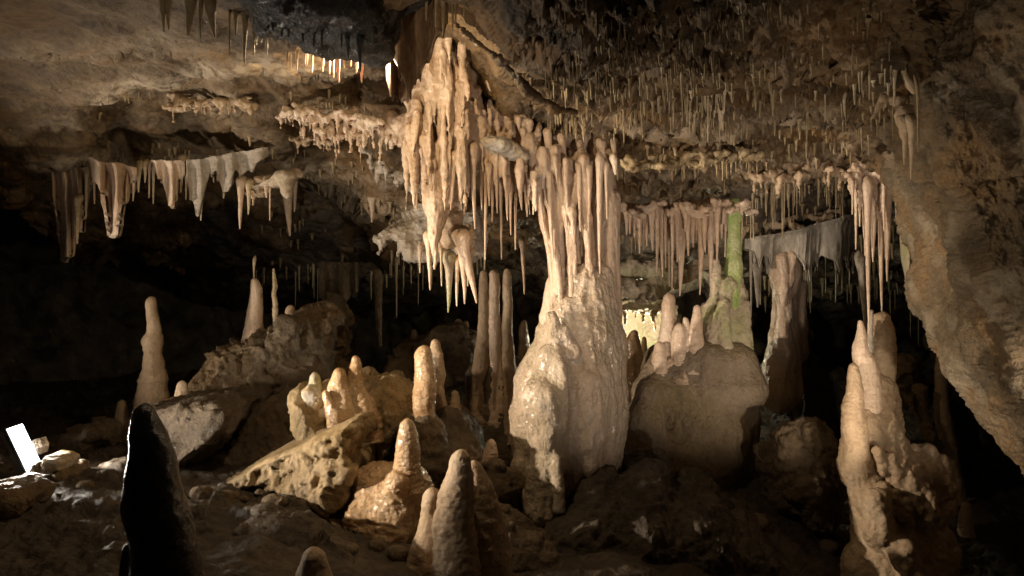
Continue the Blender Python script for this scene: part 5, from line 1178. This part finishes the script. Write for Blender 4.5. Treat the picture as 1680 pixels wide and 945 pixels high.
# uncountable short drips and spikes all over the rough roof: one object
def roof_spikes():
    vs = []; qs = []; off = 0
    rr = random.Random(77)
    zones = [(340, 880, 1470, lambda x: rr.uniform(0, 250), (6, 26)), (170, 900, 1260, lambda x: rr.uniform(90, 215), (8, 30)), (120, 1010, 1400, lambda x: rr.uniform(250, 330) - (x - 1000) * 0.06, (8, 26)),
             (90, 130, 620, lambda x: rr.uniform(150, 300), (5, 16)), (60, 420, 760, lambda x: rr.uniform(290, 430), (6, 18)), (110, 1240, 1560, lambda x: rr.uniform(300, 500), (8, 34)), (40, 450, 700, lambda x: rr.uniform(0, 90), (8, 26))]
    for n, x0, x1, yf, Lr in zones:
        cl = [(rr.uniform(x0, x1), yf(0)) for _ in range(n // 7)]
        for i in range(n):
            if rr.random() < 0.65:
                c_ = rr.choice(cl); x = c_[0] + rr.gauss(0, 16); y = c_[1] + rr.gauss(0, 9)
            else:
                x = rr.uniform(x0, x1); y = yf(x)
            h = cast(x, y, [BV_C, BV_R])
            if h is None: continue
            s_ = h[1] / F; L = rr.uniform(*Lr) * s_; r = rr.uniform(1.3, 4.2) * s_
            N = 8; A = 7
            for k in range(N):
                t = k / (N - 1)
                rad = r * (0.28 + 0.72 * t ** 0.8) * (1 + (0.7 * (t - 0.75) / 0.25 if t > 0.75 else 0)) * (0.3 if k == 0 else 1) * rr.uniform(0.85, 1.15)
                for a in range(A):
                    th = a * 2 * math.pi / A
                    vs.append((h[0] + rad * math.cos(th), h[1] + rad * math.sin(th), h[2] - L * (1 - t) + 0.02 * t))
            for k in range(N - 1):
                for a in range(A):
                    b = (a + 1) % A
                    qs.append((off + k * A + a, off + k * A + b, off + (k + 1) * A + b, off + (k + 1) * A + a))
            off += N * A
    o = obj('roof_drips', mesh_np('roof_drips', vs, qs, M['straw_dark']))
    o['label'] = 'countless short drips and spikes studding the rough brown roof'; o['category'] = 'drips'; o['kind'] = 'stuff'
roof_spikes()
# rubble lying about on the floor
rr = random.Random(21)
for i, (x, y, r) in enumerate([(330, 815, 15), (352, 822, 10), (372, 818, 13), (400, 822, 9), (318, 838, 8), (428, 812, 9), (448, 826, 13), (545, 850, 9), (618, 900, 12), (650, 912, 9), (575, 905, 10), (690, 915, 8), (226, 775, 12), (170, 790, 9), (140, 800, 7), (96, 815, 8), (1010, 800, 14), (1050, 830, 11), (960, 840, 9), (1240, 860, 15),
                             (1215, 850, 10), (1380, 880, 14), (1360, 900, 10), (860, 880, 8), (1100, 880, 12)]):
    h = cast(x, y, [BV_F])
    if h is None: continue
    s_ = h[1] / F
    o = sdf_mesh('loose_stone', [('e', (h[0], h[1], h[2] + 0.3 * r * s_), (r * s_ * rr.uniform(1, 1.5), r * s_ * rr.uniform(0.8, 1.3), r * s_ * rr.uniform(0.6, 0.9)), 0.01)], 0.008, M['boulder'], d_rock(0.45, i * 1.7))
    recentre(o); tag(o, 'small brown loose stone lying on the cave floor', 'stone', 'loose stones on the floor')

# ------------------------------------------------------------------ every member of a row says which one it is
def which_one():
    rows = {}
    for o in COL.objects:
        if o.parent is None and o.get('group'): rows.setdefault(o['group'], []).append(o)
    W = ['', 'first', 'second', 'third', 'fourth', 'fifth', 'sixth', 'seventh', 'eighth', 'ninth', 'tenth', 'eleventh', 'twelfth']
    for g_, m in rows.items():
        if len(m) < 2: continue
        m.sort(key=lambda o: o.location.x / o.location.y)
        n = len(m)
        for i, o in enumerate(m):
            if i == 0: w = 'leftmost'
            elif i == n - 1: w = 'rightmost'
            elif i < n / 2 and i < 12: w = W[i + 1] + ' from left'
            elif n - i <= 12: w = W[n - i] + ' from right'
            else: w = '%dth from left' % (i + 1) if (i + 1) % 10 not in (1, 2, 3) else '%d%s from left' % (i + 1, {1: 'st', 2: 'nd', 3: 'rd'}[(i + 1) % 10])
            words = o['label'].split()
            o['label'] = ' '.join(words[:16 - len(w.split())]).rstrip(',') + ', ' + w
which_one()
